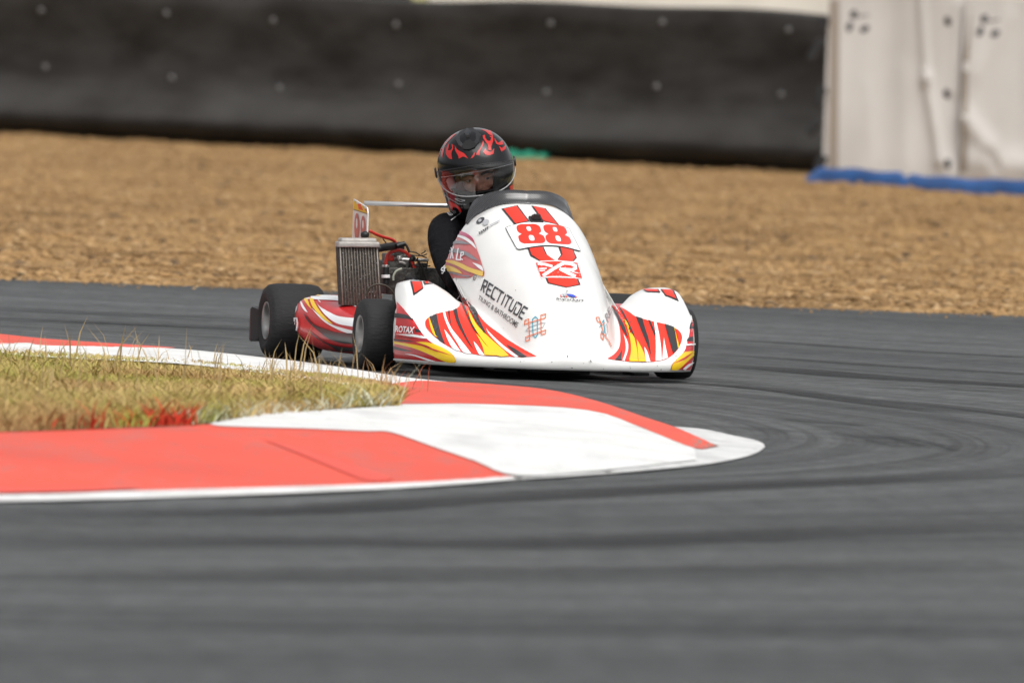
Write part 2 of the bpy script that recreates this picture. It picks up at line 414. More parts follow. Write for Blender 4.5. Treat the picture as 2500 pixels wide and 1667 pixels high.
# kerb: a low ramp round the tip of the grass island, painted red and white
red_kerb = mat("kerb_red_paint", (0.74, 0.090, 0.050), 0.6, col2=(0.64, 0.075, 0.045), vscale=1.0, bump=0.15, bscale=25, spec=0.3)
white_kerb = mat("kerb_white_paint", (0.80, 0.80, 0.79), 0.55, col2=(0.66, 0.66, 0.64), vscale=2.6, bump=0.15, bscale=25)
worn_kerb = mat("worn_kerb_white", (0.70, 0.70, 0.69), 0.6, col2=(0.50, 0.505, 0.50), vscale=3.5, bump=0.2, bscale=20, detail=8)
def grime(m, amt, tint):
    n, l = m.node_tree.nodes, m.node_tree.links; bs = n["Principled BSDF"]; src = bs.inputs['Base Color'].links[0].from_socket
    tc = n.new("ShaderNodeTexCoord"); fac = None
    for sc_, st, lo, hi in ((1.4, (2.6, .8, 1), .50, .74), (9.0, (1.6, .5, 1), .56, .72), (38.0, (1, .4, 1), .60, .70)):
        mp = n.new("ShaderNodeMapping"); mp.inputs['Scale'].default_value = st; mp.inputs['Rotation'].default_value = (0, 0, R(22)); l.new(tc.outputs['Object'], mp.inputs[0])
        t = n.new("ShaderNodeTexNoise"); t.inputs['Scale'].default_value = sc_; t.inputs['Detail'].default_value = 6; t.inputs['Roughness'].default_value = .65; l.new(mp.outputs[0], t.inputs['Vector'])
        mr = n.new("ShaderNodeMapRange"); mr.inputs[1].default_value = lo; mr.inputs[2].default_value = hi; mr.inputs[4].default_value = amt; l.new(t.outputs['Fac'], mr.inputs[0])
        if fac is None: fac = mr.outputs[0]
        else:
            mxx = n.new("ShaderNodeMath"); mxx.operation = 'MAXIMUM'; l.new(fac, mxx.inputs[0]); l.new(mr.outputs[0], mxx.inputs[1]); fac = mxx.outputs[0]
    mx = n.new("ShaderNodeMix"); mx.data_type = 'RGBA'; mx.inputs[7].default_value = (*tint, 1); l.new(fac, mx.inputs[0]); l.new(src, mx.inputs[6]); l.new(mx.outputs[2], bs.inputs['Base Color'])
grime(red_kerb, .6, (.36, .155, .145)); grime(white_kerb, .42, (.33, .33, .33)); grime(worn_kerb, .5, (.24, .24, .23))
# heights of the kerb, given at points named by where they show in the photograph, smoothly interpolated between
KZ = [(-1500, 1192, .004), (-1500, 1172, .014), (-1500, 1022, .085), (-500, 740, .004), (-1500, 690, .004), (-1500, 735, .05), (-500, 775, .05), (-500, 1162, .004), (-60, 1152, .004), (400, 1141, .004), (900, 1121, .004), (1190, 1100, .004), (1400, 1086, .004), (1600, 1068, .004), (1700, 1051, .004), (1757, 1026, .004), (1730, 1008, .004), (1690, 1001, .004), (1545, 979, .004),
      (-500, 1142, .014), (-60, 1134, .014), (400, 1124, .014), (900, 1109, .014), (1190, 1091, .014), (1400, 1077, .014), (1600, 1055, .013),
      (-500, 1000, .085), (-60, 994, .085), (400, 981, .085), (520, 978, .084), (640, 953, .083), (820, 938, .08), (900, 992, .07), (200, 1065, .05), (700, 1055, .045),
      (1030, 877, .010), (1100, 880, .010), (1250, 893, .010), (1370, 920, .010), (1480, 957, .010), (1560, 984, .010), (1645, 1022, .010), (918, 927, .066), (1100, 927, .060), (1350, 941, .052), (1480, 984, .034), (1595, 1028, .014), (1200, 1000, .05), (1400, 1020, .035),
      (-60, 762, .004), (110, 778, .004), (380, 796, .004), (620, 818, .004), (750, 833, .004), (860, 849, .004), (940, 864, .004), (-60, 792, .05), (110, 808, .05), (400, 822, .05), (600, 844, .05), (760, 864, .05), (880, 887, .05), (930, 896, .052)]
kzp = np.array([(x, y * 4.0) for x, y, z in KZ]); kzz = np.array([z for x, y, z in KZ])
kD = np.linalg.norm(kzp[:, None] - kzp[None], axis=2); kW = np.linalg.solve(np.block([[kD, np.ones((len(KZ), 1)), kzp], [np.vstack([np.ones(len(KZ)), kzp.T]), np.zeros((3, 3))]]), np.concatenate([kzz, np.zeros(3)]))
def kz(x, y):
    p = np.array((x, y * 4.0)); return max(.003, float(kW[:len(KZ)] @ np.linalg.norm(kzp - p, axis=1) + kW[-3] + kW[-2:] @ p))
kV, kFc, kMi = [], [], []
def kpatch(pts, mi, lift=0.0, cell=22.0, n_=4):
    poly = smooth_poly(pts, n_, 42); bm = bmesh.new(); bm.faces.new([bm.verts.new((p[0], p[1], 0)) for p in poly])
    bmesh.ops.remove_doubles(bm, verts=bm.verts, dist=.05); bmesh.ops.triangulate(bm, faces=bm.faces)
    xs = [v.co.x for v in bm.verts]; ys = [v.co.y for v in bm.verts]
    for (a_, b_, ax, st) in ((min(xs), max(xs), 0, cell), (min(ys), max(ys), 1, cell * .25)):
        c_ = math.ceil(a_ / st) * st
        while c_ < b_:
            bmesh.ops.bisect_plane(bm, geom=bm.verts[:] + bm.edges[:] + bm.faces[:], plane_co=(c_, 0, 0) if ax == 0 else (0, c_, 0), plane_no=(1, 0, 0) if ax == 0 else (0, 1, 0)); c_ += st
    bm.verts.index_update(); b0 = len(kV)
    for v in bm.verts: kV.append(gq(v.co.x, v.co.y, kz(v.co.x, v.co.y) + lift))
    for f in bm.faces: kFc.append(tuple(b0 + v.index for v in f.verts)); kMi.append(mi)
    bm.free()
kpatch([(-1500, 1192), (-500, 1164), (-60, 1152), (400, 1141), (900, 1121), (1190, 1100), (1190, 1091), (900, 1109), (400, 1124), (-60, 1134), (-500, 1144), (-1500, 1172)], 1)
kpatch([(-1500, 1172), (-500, 1144), (-60, 1134), (400, 1124), (900, 1109), (1190, 1093), (1230, 1091), (930, 988), (520, 974), (400, 979), (-60, 994), (-500, 1001), (-1500, 1022)], 0)
kpatch([(1190, 1091), (1090, 1057), (990, 1023), (900, 992), (840, 989), (700, 983), (520, 978), (480, 972), (640, 946), (820, 930), (918, 927), (1100, 927), (1350, 941), (1480, 984), (1595, 1028), (1600, 1055), (1400, 1077)], 1, .002)
kpatch([(1190, 1091), (1400, 1077), (1600, 1055), (1595, 1028), (1645, 1022), (1560, 984), (1545, 979), (1620, 986), (1690, 1001), (1730, 1009), (1752, 1018), (1757, 1026), (1740, 1038), (1700, 1051), (1600, 1068), (1400, 1086), (1190, 1100)], 2)
kpatch([(880, 884), (960, 874), (1030, 877), (1100, 880), (1250, 893), (1370, 920), (1480, 957), (1560, 984), (1645, 1022), (1595, 1028), (1480, 984), (1350, 941), (1100, 927), (918, 927), (880, 920)], 0, .003)
kpatch([(60, 787), (110, 793), (380, 799), (620, 822), (750, 838), (860, 855), (940, 867), (1032, 877), (960, 874), (880, 884), (930, 906), (880, 900), (760, 876), (600, 856), (400, 834), (110, 820), (-60, 806), (-60, 790)], 1)
kpatch([(-1500, 690), (-500, 740), (-60, 762), (110, 778), (380, 796), (390, 799), (110, 793), (60, 787), (-60, 790), (-500, 774), (-1500, 730)], 0)
kpatch([(606, 1009), (700, 1034), (800, 1064), (905, 1099), (850, 1104), (770, 1075), (690, 1042)], 3, .0015)
kpatch([(-80, 1110), (60, 1122), (240, 1116), (330, 1119), (200, 1127), (0, 1131), (-80, 1131)], 3, .003)
kpatch([(1590, 1006), (1622, 1013), (1652, 1023), (1628, 1027), (1596, 1026)], 4, .003)
me = bpy.data.meshes.new("painted_kerb"); me.from_pydata([tuple(v) for v in kV], [], kFc); me.polygons.foreach_set("material_index", kMi); me.validate(); me.update()
bm = bmesh.new(); bm.from_mesh(me); bmesh.ops.remove_doubles(bm, verts=bm.verts, dist=.0004)
for f in bm.faces:
    f.normal_update()
    if f.normal.z < 0: f.normal_flip()
bm.to_mesh(me); bm.free()
tag(link("kerb", me, [red_kerb, white_kerb, worn_kerb, mat('bare_red_paint', (.74, .065, .035), .5), mat('rubbed_patch', (.16, .15, .14), .7, col2=(.5, .2, .15), vscale=9)], smooth=True), kind='structure')

def patch(name, pts):
    bm = bmesh.new(); bm.faces.new([bm.verts.new(p) for p in pts]); bmesh.ops.triangulate(bm, faces=bm.faces)
    for f in bm.faces:
        f.normal_update()
        if f.normal.z < 0: f.normal_flip()
    me = bpy.data.meshes.new(name); bm.to_mesh(me); bm.free(); return me
# verge: soil under the grass, then the grass itself
gpoly = [(-1500, 745), (-600, 782), (-80, 797), (110, 812), (420, 826), (600, 848), (780, 866), (890, 887), (935, 902), (918, 922), (820, 936), (640, 951), (520, 966), (440, 977), (0, 992), (-600, 1003), (-1500, 1022)]
gG = [gq(x, y, .04 if i < 9 else .083) for i, (x, y) in enumerate(gpoly)]
ga = np.array([(g.x, g.y, 1) for g in gG]); gpl = np.linalg.lstsq(ga, np.array([g.z for g in gG]), rcond=None)[0]
me = patch("grass_verge", [g + Vector((0, 0, .002)) for g in gG])
tag(link("grass_verge", me, mat("verge_soil", (0.17, 0.15, 0.05), 0.95, col2=(0.24, 0.16, 0.07), vscale=2, bump=0.5, bscale=30), smooth=False), kind='structure')
def inside(poly, X, Y):
    c = np.zeros(len(X), bool); N = len(poly)
    for i in range(N):
        x1, y1 = poly[i]; x2, y2 = poly[(i + 1) % N]
        cond = ((y1 > Y) != (y2 > Y)); xi = (x2 - x1) * (Y - y1) / (y2 - y1 + 1e-12) + x1; c ^= cond & (X < xi)
    return c
gxy = [(g.x, g.y) for g in gG]
gx = np.array(gxy); x0, y0 = gx.min(0); x1, y1 = gx.max(0)
NB = 330000
X = rng.uniform(x0, x1, NB); Y = rng.uniform(y0, y1, NB)
k = inside(gxy, X, Y); X, Y = X[k], Y[k]
# taller tufts where the verge meets the far kerb
NT0 = len(X)
for (tx, ty, tr, tn) in ((640, 866, .12, 12), (668, 868, .12, 16), (700, 872, .14, 12), (850, 884, .12, 12), (880, 890, .12, 16), (905, 896, .10, 12), (360, 828, .3, 16), (80, 812, .3, 12)):
    c_ = gq(tx, ty, .045); X = np.append(X, c_.x + rng.normal(0, tr * .6, tn)); Y = np.append(Y, c_.y + rng.normal(0, tr * 2, tn))
def vnoise(X, Y, s, seed):
    r_ = np.random.default_rng(seed); g = r_.random((64, 64))
    u = X * s; v = Y * s; i = np.floor(u).astype(int); j = np.floor(v).astype(int); fu = u - i; fv = v - j
    fu = fu * fu * (3 - 2 * fu); fv = fv * fv * (3 - 2 * fv)
    return (g[i % 64, j % 64] * (1 - fu) + g[(i + 1) % 64, j % 64] * fu) * (1 - fv) + (g[i % 64, (j + 1) % 64] * (1 - fu) + g[(i + 1) % 64, (j + 1) % 64] * fu) * fv
def edge_dist(X, Y):
    D = np.full(len(X), 9.0)
    for i in range(0, 8):
        a_, b_ = np.array(gxy[i]), np.array(gxy[i + 1]); ab = b_ - a_
        t_ = np.clip(((X - a_[0]) * ab[0] + (Y - a_[1]) * ab[1]) / (ab @ ab), 0, 1)
        D = np.minimum(D, np.hypot(X - a_[0] - t_ * ab[0], Y - a_[1] - t_ * ab[1]))
    return D
D = edge_dist(X, Y); nB = len(X)
hb = rng.uniform(.012, .056, nB) * (0.55 + 0.9 * vnoise(X, Y, 1.7, 3)) * np.clip(0.16 + D * .36, .16, .85) * rng.choice([1, 1, 1, 1.5], nB)
tuft = np.arange(nB) >= NT0
hb[tuft] = rng.uniform(.03, .12, tuft.sum()) * rng.uniform(.5, 1, tuft.sum())
stalk = rng.random(nB) < 0.0016
hb[stalk] = rng.uniform(.08, .20, stalk.sum())
ang = rng.uniform(0, 2 * np.pi, nB); lean = rng.uniform(.3, 1.9, nB) * hb; lean[stalk] *= 0.35
wd = rng.uniform(.0015, .004, nB)
dx, dy = np.cos(ang), np.sin(ang); wa = rng.uniform(0, np.pi, nB) * 0.35; wx, wy = np.cos(wa), np.sin(wa)
nz = vnoise(X, Y, 1.1, 11); nz2 = vnoise(X, Y, 4.5, 12)
green = np.array([.30, .30, .06]); straw = np.array([.47, .345, .14]); rust = np.array([.30, .155, .068])
nz3 = vnoise(X, Y * .35, 9.0, 13)
w1 = np.clip((nz - .30) * 2.0 + (nz3 - .5) * 1.6 + rng.normal(0, .22, nB), 0, 1)[:, None]; w2 = np.clip((nz2 - .42) * 2.4 + (vnoise(X, Y * .4, 6.0, 14) - .5) * 1.6 + rng.normal(0, .25, nB), 0, 1)[:, None]
cb_ = (green * (1 - w1) + straw * w1) * (1 - w2 * .7) + rust * w2 * .7
cb_ *= rng.uniform(.75, 1.25, nB)[:, None]; cb_[stalk] = np.array([.34, .25, .12]); wd[tuft] *= .6; cb_[tuft] = np.array([.40, .28, .14]) * rng.uniform(.7, 1.2, tuft.sum())[:, None]; lean[tuft] *= .6
# blades along the near rim carry overspray of the kerb paint
def seg_dist(a_, b_):
    ab = b_ - a_; t_ = np.clip(((X - a_[0]) * ab[0] + (Y - a_[1]) * ab[1]) / (ab @ ab), 0, 1); return np.hypot(X - a_[0] - t_ * ab[0], Y - a_[1] - t_ * ab[1])
g2 = lambda x, y: np.array(gq(x, y, .083)[:2])
dr = np.minimum(seg_dist(g2(190, 988), g2(330, 983)) * 1.9, seg_dist(g2(330, 983), g2(445, 977)))
er = (rng.random(nB) < np.clip(1.25 - dr * 6.0, 0, 1) * np.where(X < g2(345, 983)[0], .3, 1.0)); cb_[er] = np.array([.50, .028, .012]) * rng.uniform(.6, 1.2, er.sum())[:, None]; hb[er] *= 1.1
dw = np.minimum(seg_dist(g2(470, 975), g2(640, 950)), np.minimum(seg_dist(g2(640, 950), g2(820, 935)), seg_dist(g2(820, 935), g2(918, 922))))
ew = (rng.random(nB) < np.clip(.38 - dw * 3.0, 0, 1)); cb_[ew] = np.array([.55, .56, .44]) * rng.uniform(.8, 1.2, ew.sum())[:, None]
B0 = np.stack([X, Y, gpl[0] * X + gpl[1] * Y + gpl[2] - .004], 1)
def off3(f, zf, ws): return B0 + np.stack([dx * lean * f + wx * wd * ws, dy * lean * f + wy * wd * ws, hb * zf], 1)
Vb = np.stack([off3(0, 0, -1), off3(0, 0, 1), off3(.35, .6, .7), off3(.35, .6, -.7), off3(1, 1, 0)], 1).reshape(-1, 3)
i0 = np.arange(nB) * 5
Fb = np.concatenate([np.stack([i0, i0 + 1, i0 + 2], 1), np.stack([i0, i0 + 2, i0 + 3], 1), np.stack([i0 + 3, i0 + 2, i0 + 4], 1)])
cols = np.repeat(np.concatenate([cb_, np.ones((nB, 1))], 1), 5, 0)
tag(npobj("grass", Vb, Fb, vcol_mat("grass_blades", 0.8, 0.25), cols=cols), kind='stuff')

# gravel trap: lumpy bed with loose stones
GX0, GX1, GY0, GY1 = -30.0, 24.0, EDGE_Y, 134.0
nx, ny = 420, 640
gxv = np.linspace(GX0, GX1, nx); tt = np.linspace(0, 1, ny); gyv = GY0 + (GY1 - GY0) * tt
XX, YY = np.meshgrid(gxv, gyv)
def lumps(x, y):
    return (.035 * (vnoise(x + 50, y, .9, 21) - .5) + .03 * (vnoise(x + 50, y, 2.3, 22) - .5) + .03 * (vnoise(x + 50, y * 1.0, 6.0, 23) - .5))
ZZ = np.clip((YY - GY0) / .6, 0, 1) * (.012 + lumps(XX, YY)) - .004
Vg = np.stack([XX.ravel(), YY.ravel(), ZZ.ravel()], 1)
ii = np.arange((ny - 1) * nx).reshape(ny - 1, nx)[:, :-1].ravel(); Fg = np.stack([ii, ii + 1, ii + nx + 1, ii + nx], 1)
gravel_m = mat("gravel_bed", (0.33, 0.20, 0.085), 0.95, col2=(0.20, 0.115, 0.05), vscale=3.0, bump=0.8, bscale=35, spec=0.15, detail=8)
tag(npobj("gravel_trap", Vg, Fg, gravel_m, smooth=True), kind='structure')
phi = (1 + 5 ** .5) / 2
ico = bmesh.new(); bmesh.ops.create_icosphere(ico, subdivisions=1, radius=1.0); ico.verts.ensure_lookup_table()
IV = np.array([v.co[:] for v in ico.verts]); IF = np.array([[v.index for v in f.verts] for f in ico.faces]); ico.free()
NS = 128000
# more stones near, fewer far
ys = GY0 + 52 * rng.random(NS) ** 1.25 + rng.normal(0, .05, NS); xs = rng.uniform(-1, 1, NS) * (2.6 + (ys - GY0) * .045); wide = rng.random(NS) < .16; xs[wide] *= 3.2
stray = rng.random(NS) < .006; ys[stray] = GY0 - rng.exponential(.25, stray.sum())
sz = rng.gamma(2.5, .0031, NS) * (1.2 - .25 * np.clip((ys - GY0) / 25, 0, 1)) + .005
sz[stray] *= .5; kk = (rng.random(NS) < .014) & ~stray; sz[kk] *= rng.uniform(1.1, 1.7, kk.sum()); sz = np.minimum(sz, .026)
zs = np.clip((ys - GY0) / .6, 0, 1) * (.012 + lumps(xs, ys)) - .004
zs[stray] = .001; sz[stray] *= .7
q = rng.normal(size=(NS, 3, 3)); q, _ = np.linalg.qr(q)
sc3 = np.stack([sz * rng.uniform(.9, 1.7, NS), sz * rng.uniform(.8, 1.3, NS), sz * rng.uniform(.35, .65, NS)], 1)
yawr = rng.uniform(0, 2 * np.pi, NS); cs, sn = np.cos(yawr), np.sin(yawr)
jit = IV[None] * (1 + rng.uniform(-.22, .22, (NS, len(IV), 1)))
loc = jit * sc3[:, None, :]
Vs = np.stack([loc[..., 0] * cs[:, None] - loc[..., 1] * sn[:, None] + xs[:, None], loc[..., 0] * sn[:, None] + loc[..., 1] * cs[:, None] + ys[:, None], loc[..., 2] + zs[:, None] + (sz * .15)[:, None]], -1).reshape(-1, 3)
Fs = (IF[None] + (np.arange(NS) * len(IV))[:, None, None]).reshape(-1, 3)
cn = vnoise(xs + 40, ys, 1.6, 31); base = np.array([.33, .205, .092]); dark = np.array([.15, .09, .042]); pale = np.array([.42, .29, .155])
wd_ = np.clip((cn - .42) * 2.0 + (vnoise(xs * .4 + 40, ys * .8, 1.0, 37) - .5) * 1.2 + rng.normal(0, .3, NS), 0, 1)[:, None]; wp_ = (rng.random(NS) < .10)[:, None] * .8
cS = (base * (1 - wd_ * .65) + dark * wd_ * .65) * (1 - wp_) + pale * wp_
cS *= rng.uniform(.8, 1.2, NS)[:, None]; cS[kk] = np.array([.10, .068, .042]) * rng.uniform(.6, 1.5, kk.sum())[:, None]
cols = np.repeat(np.concatenate([cS, np.ones((NS, 1))], 1), len(IV), 0)
tag(npobj("gravel_stones", Vs, Fs, vcol_mat("gravel_stone", 0.9, 0.2), cols=cols, smooth=True), kind='stuff')

# black conveyor-belt barrier
belt = bpy.data.materials.new("conveyor_belt_rubber"); belt.use_nodes = True
n, l = belt.node_tree.nodes, belt.node_tree.links; b = n["Principled BSDF"]
tc = n.new("ShaderNodeTexCoord"); mp = n.new("ShaderNodeMapping"); mp.inputs['Scale'].default_value = (0.8, 0.8, 2.2); l.new(tc.outputs['Object'], mp.inputs[0])
t = n.new("ShaderNodeTexNoise"); t.inputs['Scale'].default_value = 1.7; t.inputs['Detail'].default_value = 6; t.inputs['Roughness'].default_value = 0.6; l.new(mp.outputs[0], t.inputs['Vector'])
r = n.new("ShaderNodeValToRGB"); l.new(t.outputs['Fac'], r.inputs[0]); r.color_ramp.elements[0].position = 0.3; r.color_ramp.elements[1].position = 0.72
r.color_ramp.elements[0].color = (0.017, 0.0152, 0.0136, 1); r.color_ramp.elements[1].color = (0.056, 0.0545, 0.053, 1)
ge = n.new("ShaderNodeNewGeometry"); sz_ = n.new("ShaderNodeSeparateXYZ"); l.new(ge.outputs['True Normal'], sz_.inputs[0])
mz = n.new("ShaderNodeMapRange"); mz.inputs[1].default_value = 0.15; mz.inputs[2].default_value = 0.75; mz.inputs[4].default_value = 0.30; l.new(sz_.outputs['Z'], mz.inputs[0])  # upward faces of the belt coloured lighter, painted sky light
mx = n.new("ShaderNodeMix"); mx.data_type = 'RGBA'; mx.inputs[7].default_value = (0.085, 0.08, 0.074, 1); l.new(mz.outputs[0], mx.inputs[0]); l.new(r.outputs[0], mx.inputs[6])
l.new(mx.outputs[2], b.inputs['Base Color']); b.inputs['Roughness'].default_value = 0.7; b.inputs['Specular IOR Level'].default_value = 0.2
BA = Vector((-9.5, 115.6, 0)); BB = Vector((2.62, 105.4, 0)); bd = (BB - BA).normalized(); BA = BA - bd * 22; BB = BB + bd * 3; bn = Vector((bd.y, -bd.x, 0))
if bn.y > 0: bn = -bn
barrier = empty("belt_barrier", Matrix.Translation(BA))
tag(barrier, "long black rubber belt barrier with pale bolts behind the gravel", "barrier")
prof = [(0.0, -.02), (.0, .05), (.05, .13), (.10, .22), (.16, .27), (.21, .26), (.30, .18), (.40, .09), (.5, .04), (.65, .02), (.8, .03), (.95, .04), (1.08, .055), (1.21, .07), (1.235, .05), (1.24, -.06)]
L = (BB - BA).length; NU = 560; V, F = [], []
for i in range(NU + 1):
    u = L * i / NU; o = BA + bd * u - BA
    wob = .035 * math.sin(u * 1.3 + .4) + .02 * math.sin(u * 3.7 + 1) + .012 * math.sin(u * 8.1)
    top = .012 * math.sin(u * 1.1) + .01 * math.sin(u * 2.9 + 2)
    for (z, q_) in prof:
        f_ = (0.4 + 0.8 * abs(math.sin(u * .9 + 1))) if z < .5 else 1.0
        p = o + bn * (q_ * (0.75 + .4 * f_ * .5) + wob * (0.4 + z * .5)) + Vector((0, 0, z + (top * z / 1.2)))
        V.append(p)
m_ = len(prof)
for i in range(NU):
    for j in range(m_ - 1): A = i * m_ + j; F.append((A, A + m_, A + m_ + 1, A + 1))
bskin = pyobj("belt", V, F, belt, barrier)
bvhB = BVHTree.FromPolygons([BA + v for v in V], F)
zinc = mat("zinc_bolt", (0.15, 0.15, 0.148), 0.5)
for (x, y) in ((95, 25), (383, 32), (628, 48), (910, 58), (1265, 55), (1522, 52), (1812, 70), (105, 155), (395, 180), (643, 203), (915, 195), (1255, 213), (1508, 200), (1795, 218)):
    loc, nr, fi, ds = bvhB.ray_cast(cO, ray(x * S, y * S))
    if loc is None: continue
    bm = bmesh.new(); rot = (bn).to_track_quat('Z', 'Y').to_matrix().to_4x4()
    lathe(bm, [(0.0, .027), (.006, .027), (.009, .022), (.009, .013), (.02, .012), (.022, .0005)], 16, 'z')
    bmesh.ops.transform(bm, matrix=Matrix.Translation(loc - BA) @ rot, verts=bm.verts)
    from_bm("bolt", bm, zinc, barrier)

# pale wall and bank beyond the barrier
wall = pyobj("concrete_wall", [], [], mat("pale_concrete", (0.62, 0.6, 0.54), 0.8, var=0.12, vscale=1.5))
bm = bmesh.new(); wx = at_y(1045, 5, 128).x; box(bm, (wx + 9, 128, .73), (18.0, .25, 1.46), bev=.02); bm.to_mesh(wall.data); bm.free()
tag(wall, "low pale concrete wall showing just over the black barrier", "wall")
dkw = pyobj("backing_fence", [], [], mat("dark_backing_mesh", (0.03, 0.03, 0.03), 0.8, var=.3, vscale=2)); bm = bmesh.new()
box(bm, (wx - 9.15, 127.5, .75), (18.0, .08, 1.5), bev=.01)
for q in range(7): box(bm, (wx - .4 - 2.6 * q, 127.40, .78), (.09, .09, 1.56), bev=.01)
bm.to_mesh(dkw.data); bm.free(); tag(dkw, "dark mesh fence just showing above the left half of the black barrier", "fence")
bank_m = mat("bank_grass", (0.26, 0.27, 0.09), 0.95, col2=(0.34, 0.3, 0.14), vscale=0.8, bump=0.5, bscale=6)
V = [(-60, 131, -.05), (60, 131, -.05), (60, 150, 1.2), (-60, 150, 1.2), (60, 400, 2.5), (-60, 400, 2.5)]
tag(pyobj("grass_bank", V, [(0, 1, 2, 3), (3, 2, 4, 5)], bank_m, smooth=False), kind='structure')

# white fabric screens on the right
fab = mat("white_screen_fabric", (0.53, 0.51, 0.485), 0.8, col2=(0.45, 0.43, 0.405), vscale=2.2, bump=0.08, bscale=300, stretch=(1, 1, .5))
emb_m = mat("grey_emblem_print", (0.06, 0.06, 0.065), 0.7); strap_m = mat("black_strap_webbing", (0.012, 0.012, 0.013), 0.7)
seam_m = mat("screen_seam", (0.27, 0.23, 0.19), 0.8)
CR = crop(1900, 0, 3.137)
SY = 104.0
def fabric_screen(px0, px1, label, emb, folds, first):
    a_ = at_y(px0, 300, SY + (0 if first else -.03)); b_ = at_y(px1, 300, SY + (0 if first else -.03)); W = b_.x - a_.x; Y0 = a_.y
    root = empty("fabric_screen", Matrix.Translation((a_.x, Y0, 0))); tag(root, label, "fabric screen", "white fabric screens beside the black barrier")
    NU_, NV_ = 60, 60; V, F = [], []
    Ht = 1.40
    for j in range(NV_ + 1):
        for i in range(NU_ + 1):
            u = i / NU_; v = j / NV_; x = u * W; z = v * Ht
            dsp = .012 * math.sin(u * 9 + v * 1.5) + .006 * math.sin(u * 23 + 1) + .01 * math.sin(v * 5 + u * 2)
            for (u0, v0, u1, v1, amp, wdt) in folds:
                pu, pv = u - u0, v - v0; du, dv = u1 - u0, v1 - v0; q2 = du * du + dv * dv
                tq = max(0, min(1, (pu * du + pv * dv) / q2)); dd = math.hypot(pu - tq * du, (pv - tq * dv))
                dsp += .65 * amp * math.exp(-(dd / (wdt * 1.25)) ** 2)
            V.append((x, -dsp, z))
    for j in range(NV_):
        for i in range(NU_): A = j * (NU_ + 1) + i; F.append((A, A + 1, A + NU_ + 2, A + NU_ + 1))
    sh = pyobj("sheet", V, F, fab, root)
    bvh = BVHTree.FromPolygons([Vector(v) + Vector((a_.x, Y0, 0)) for v in V], F)
    inv = Matrix.Translation((-a_.x, -Y0, 0))
    return root, bvh, inv, sh
folds1 = [(.66, 1.02, .72, .55, .05, .025), (.72, .56, .84, .12, .06, .03), (.3, .5, .36, .1, .010, .03), (.84, .1, 1.0, .04, .03, .05), (.93, .95, .93, .5, .03, .03), (.55, .6, .6, .1, .008, .04)]
s1_, bv1, iv1, sh1 = fabric_screen(2012, 2352, "white fabric screen with black straps along its left edge", 0, folds1, True)
folds2 = [(.02, .35, .2, .2, .07, .05), (.1, .12, .5, .1, .06, .06), (.3, .9, .1, .6, .02, .05), (.2, .16, .25, .1, -.04, .03)]
s2_, bv2, iv2, sh2 = fabric_screen(2345, 2700, "white fabric screen at the right edge, crumpled at its foot", 1, folds2, False)
def ell(cf, cx, cy, rx, ry, rot=0, n_=16):
    return [cf(cx + rx * math.cos(t_) * math.cos(rot) - ry * math.sin(t_) * math.sin(rot), cy + rx * math.cos(t_) * math.sin(rot) + ry * math.sin(t_) * math.cos(rot)) for t_ in [2 * math.pi * k_ / n_ for k_ in range(n_)]]
def emblem(sh_, bv, iv, dx_, dy_):
    cf = lambda x, y: CR(x + dx_, y + dy_)
    fold(sh_, sticker("emblem", None, bv, iv, [([ell(cf, 578, 112, 28, 34, .3), ell(cf, 545, 208, 24, 40, .3), ell(cf, 662, 224, 38, 24, -.5), stroke(P(cf, (610, 130), (690, 118)), 3)[0]], emb_m)], off=.004, cell=20))
emblem(sh1, bv1, iv1, 0, 0); emblem(sh2, bv2, iv2, 1000, 35)
for (x, y) in ((1297, 165), (1290, 720), (1297, 1255)):
    sticker("grommet", s1_, bv1, iv1, [([ell(CR, x, y, 24, 38, -.2)], black_plastic)], off=.004, cell=20)
sticker("seam", s1_, bv1, iv1, [([stroke(P(CR, (432, -60), (428, 600), (420, 1330)), 24)[k_] for k_ in (0, 1)], seam_m)], off=.003, cell=25)
sticker("seam", s2_, bv2, iv2, [([stroke(P(CR, (1450, 90), (1425, 600), (1415, 1300)), 20)[k_] for k_ in (0, 1)], seam_m)], off=.003, cell=25)
for pts in (((352, 130), (345, 190), (335, 215)), ((330, 300), (290, 380), (242, 472)), ((345, 670), (318, 730), (302, 810)), ((300, 930), (270, 980), (232, 1035)), ((350, 1190), (318, 1250), (300, 1310))):
    p3 = [at_y(*CR(*p), SY - .06) - Vector((s1_.location.x, s1_.location.y, 0)) for p in pts]
    bm = bmesh.new(); tube(bm, catmull(p3, 5), .040, 8)
    bmesh.ops.scale(bm, vec=(1, .35, 1), space=Matrix.Translation(-p3[1]), verts=bm.verts)
    from_bm("strap", bm, strap_m, s1_)
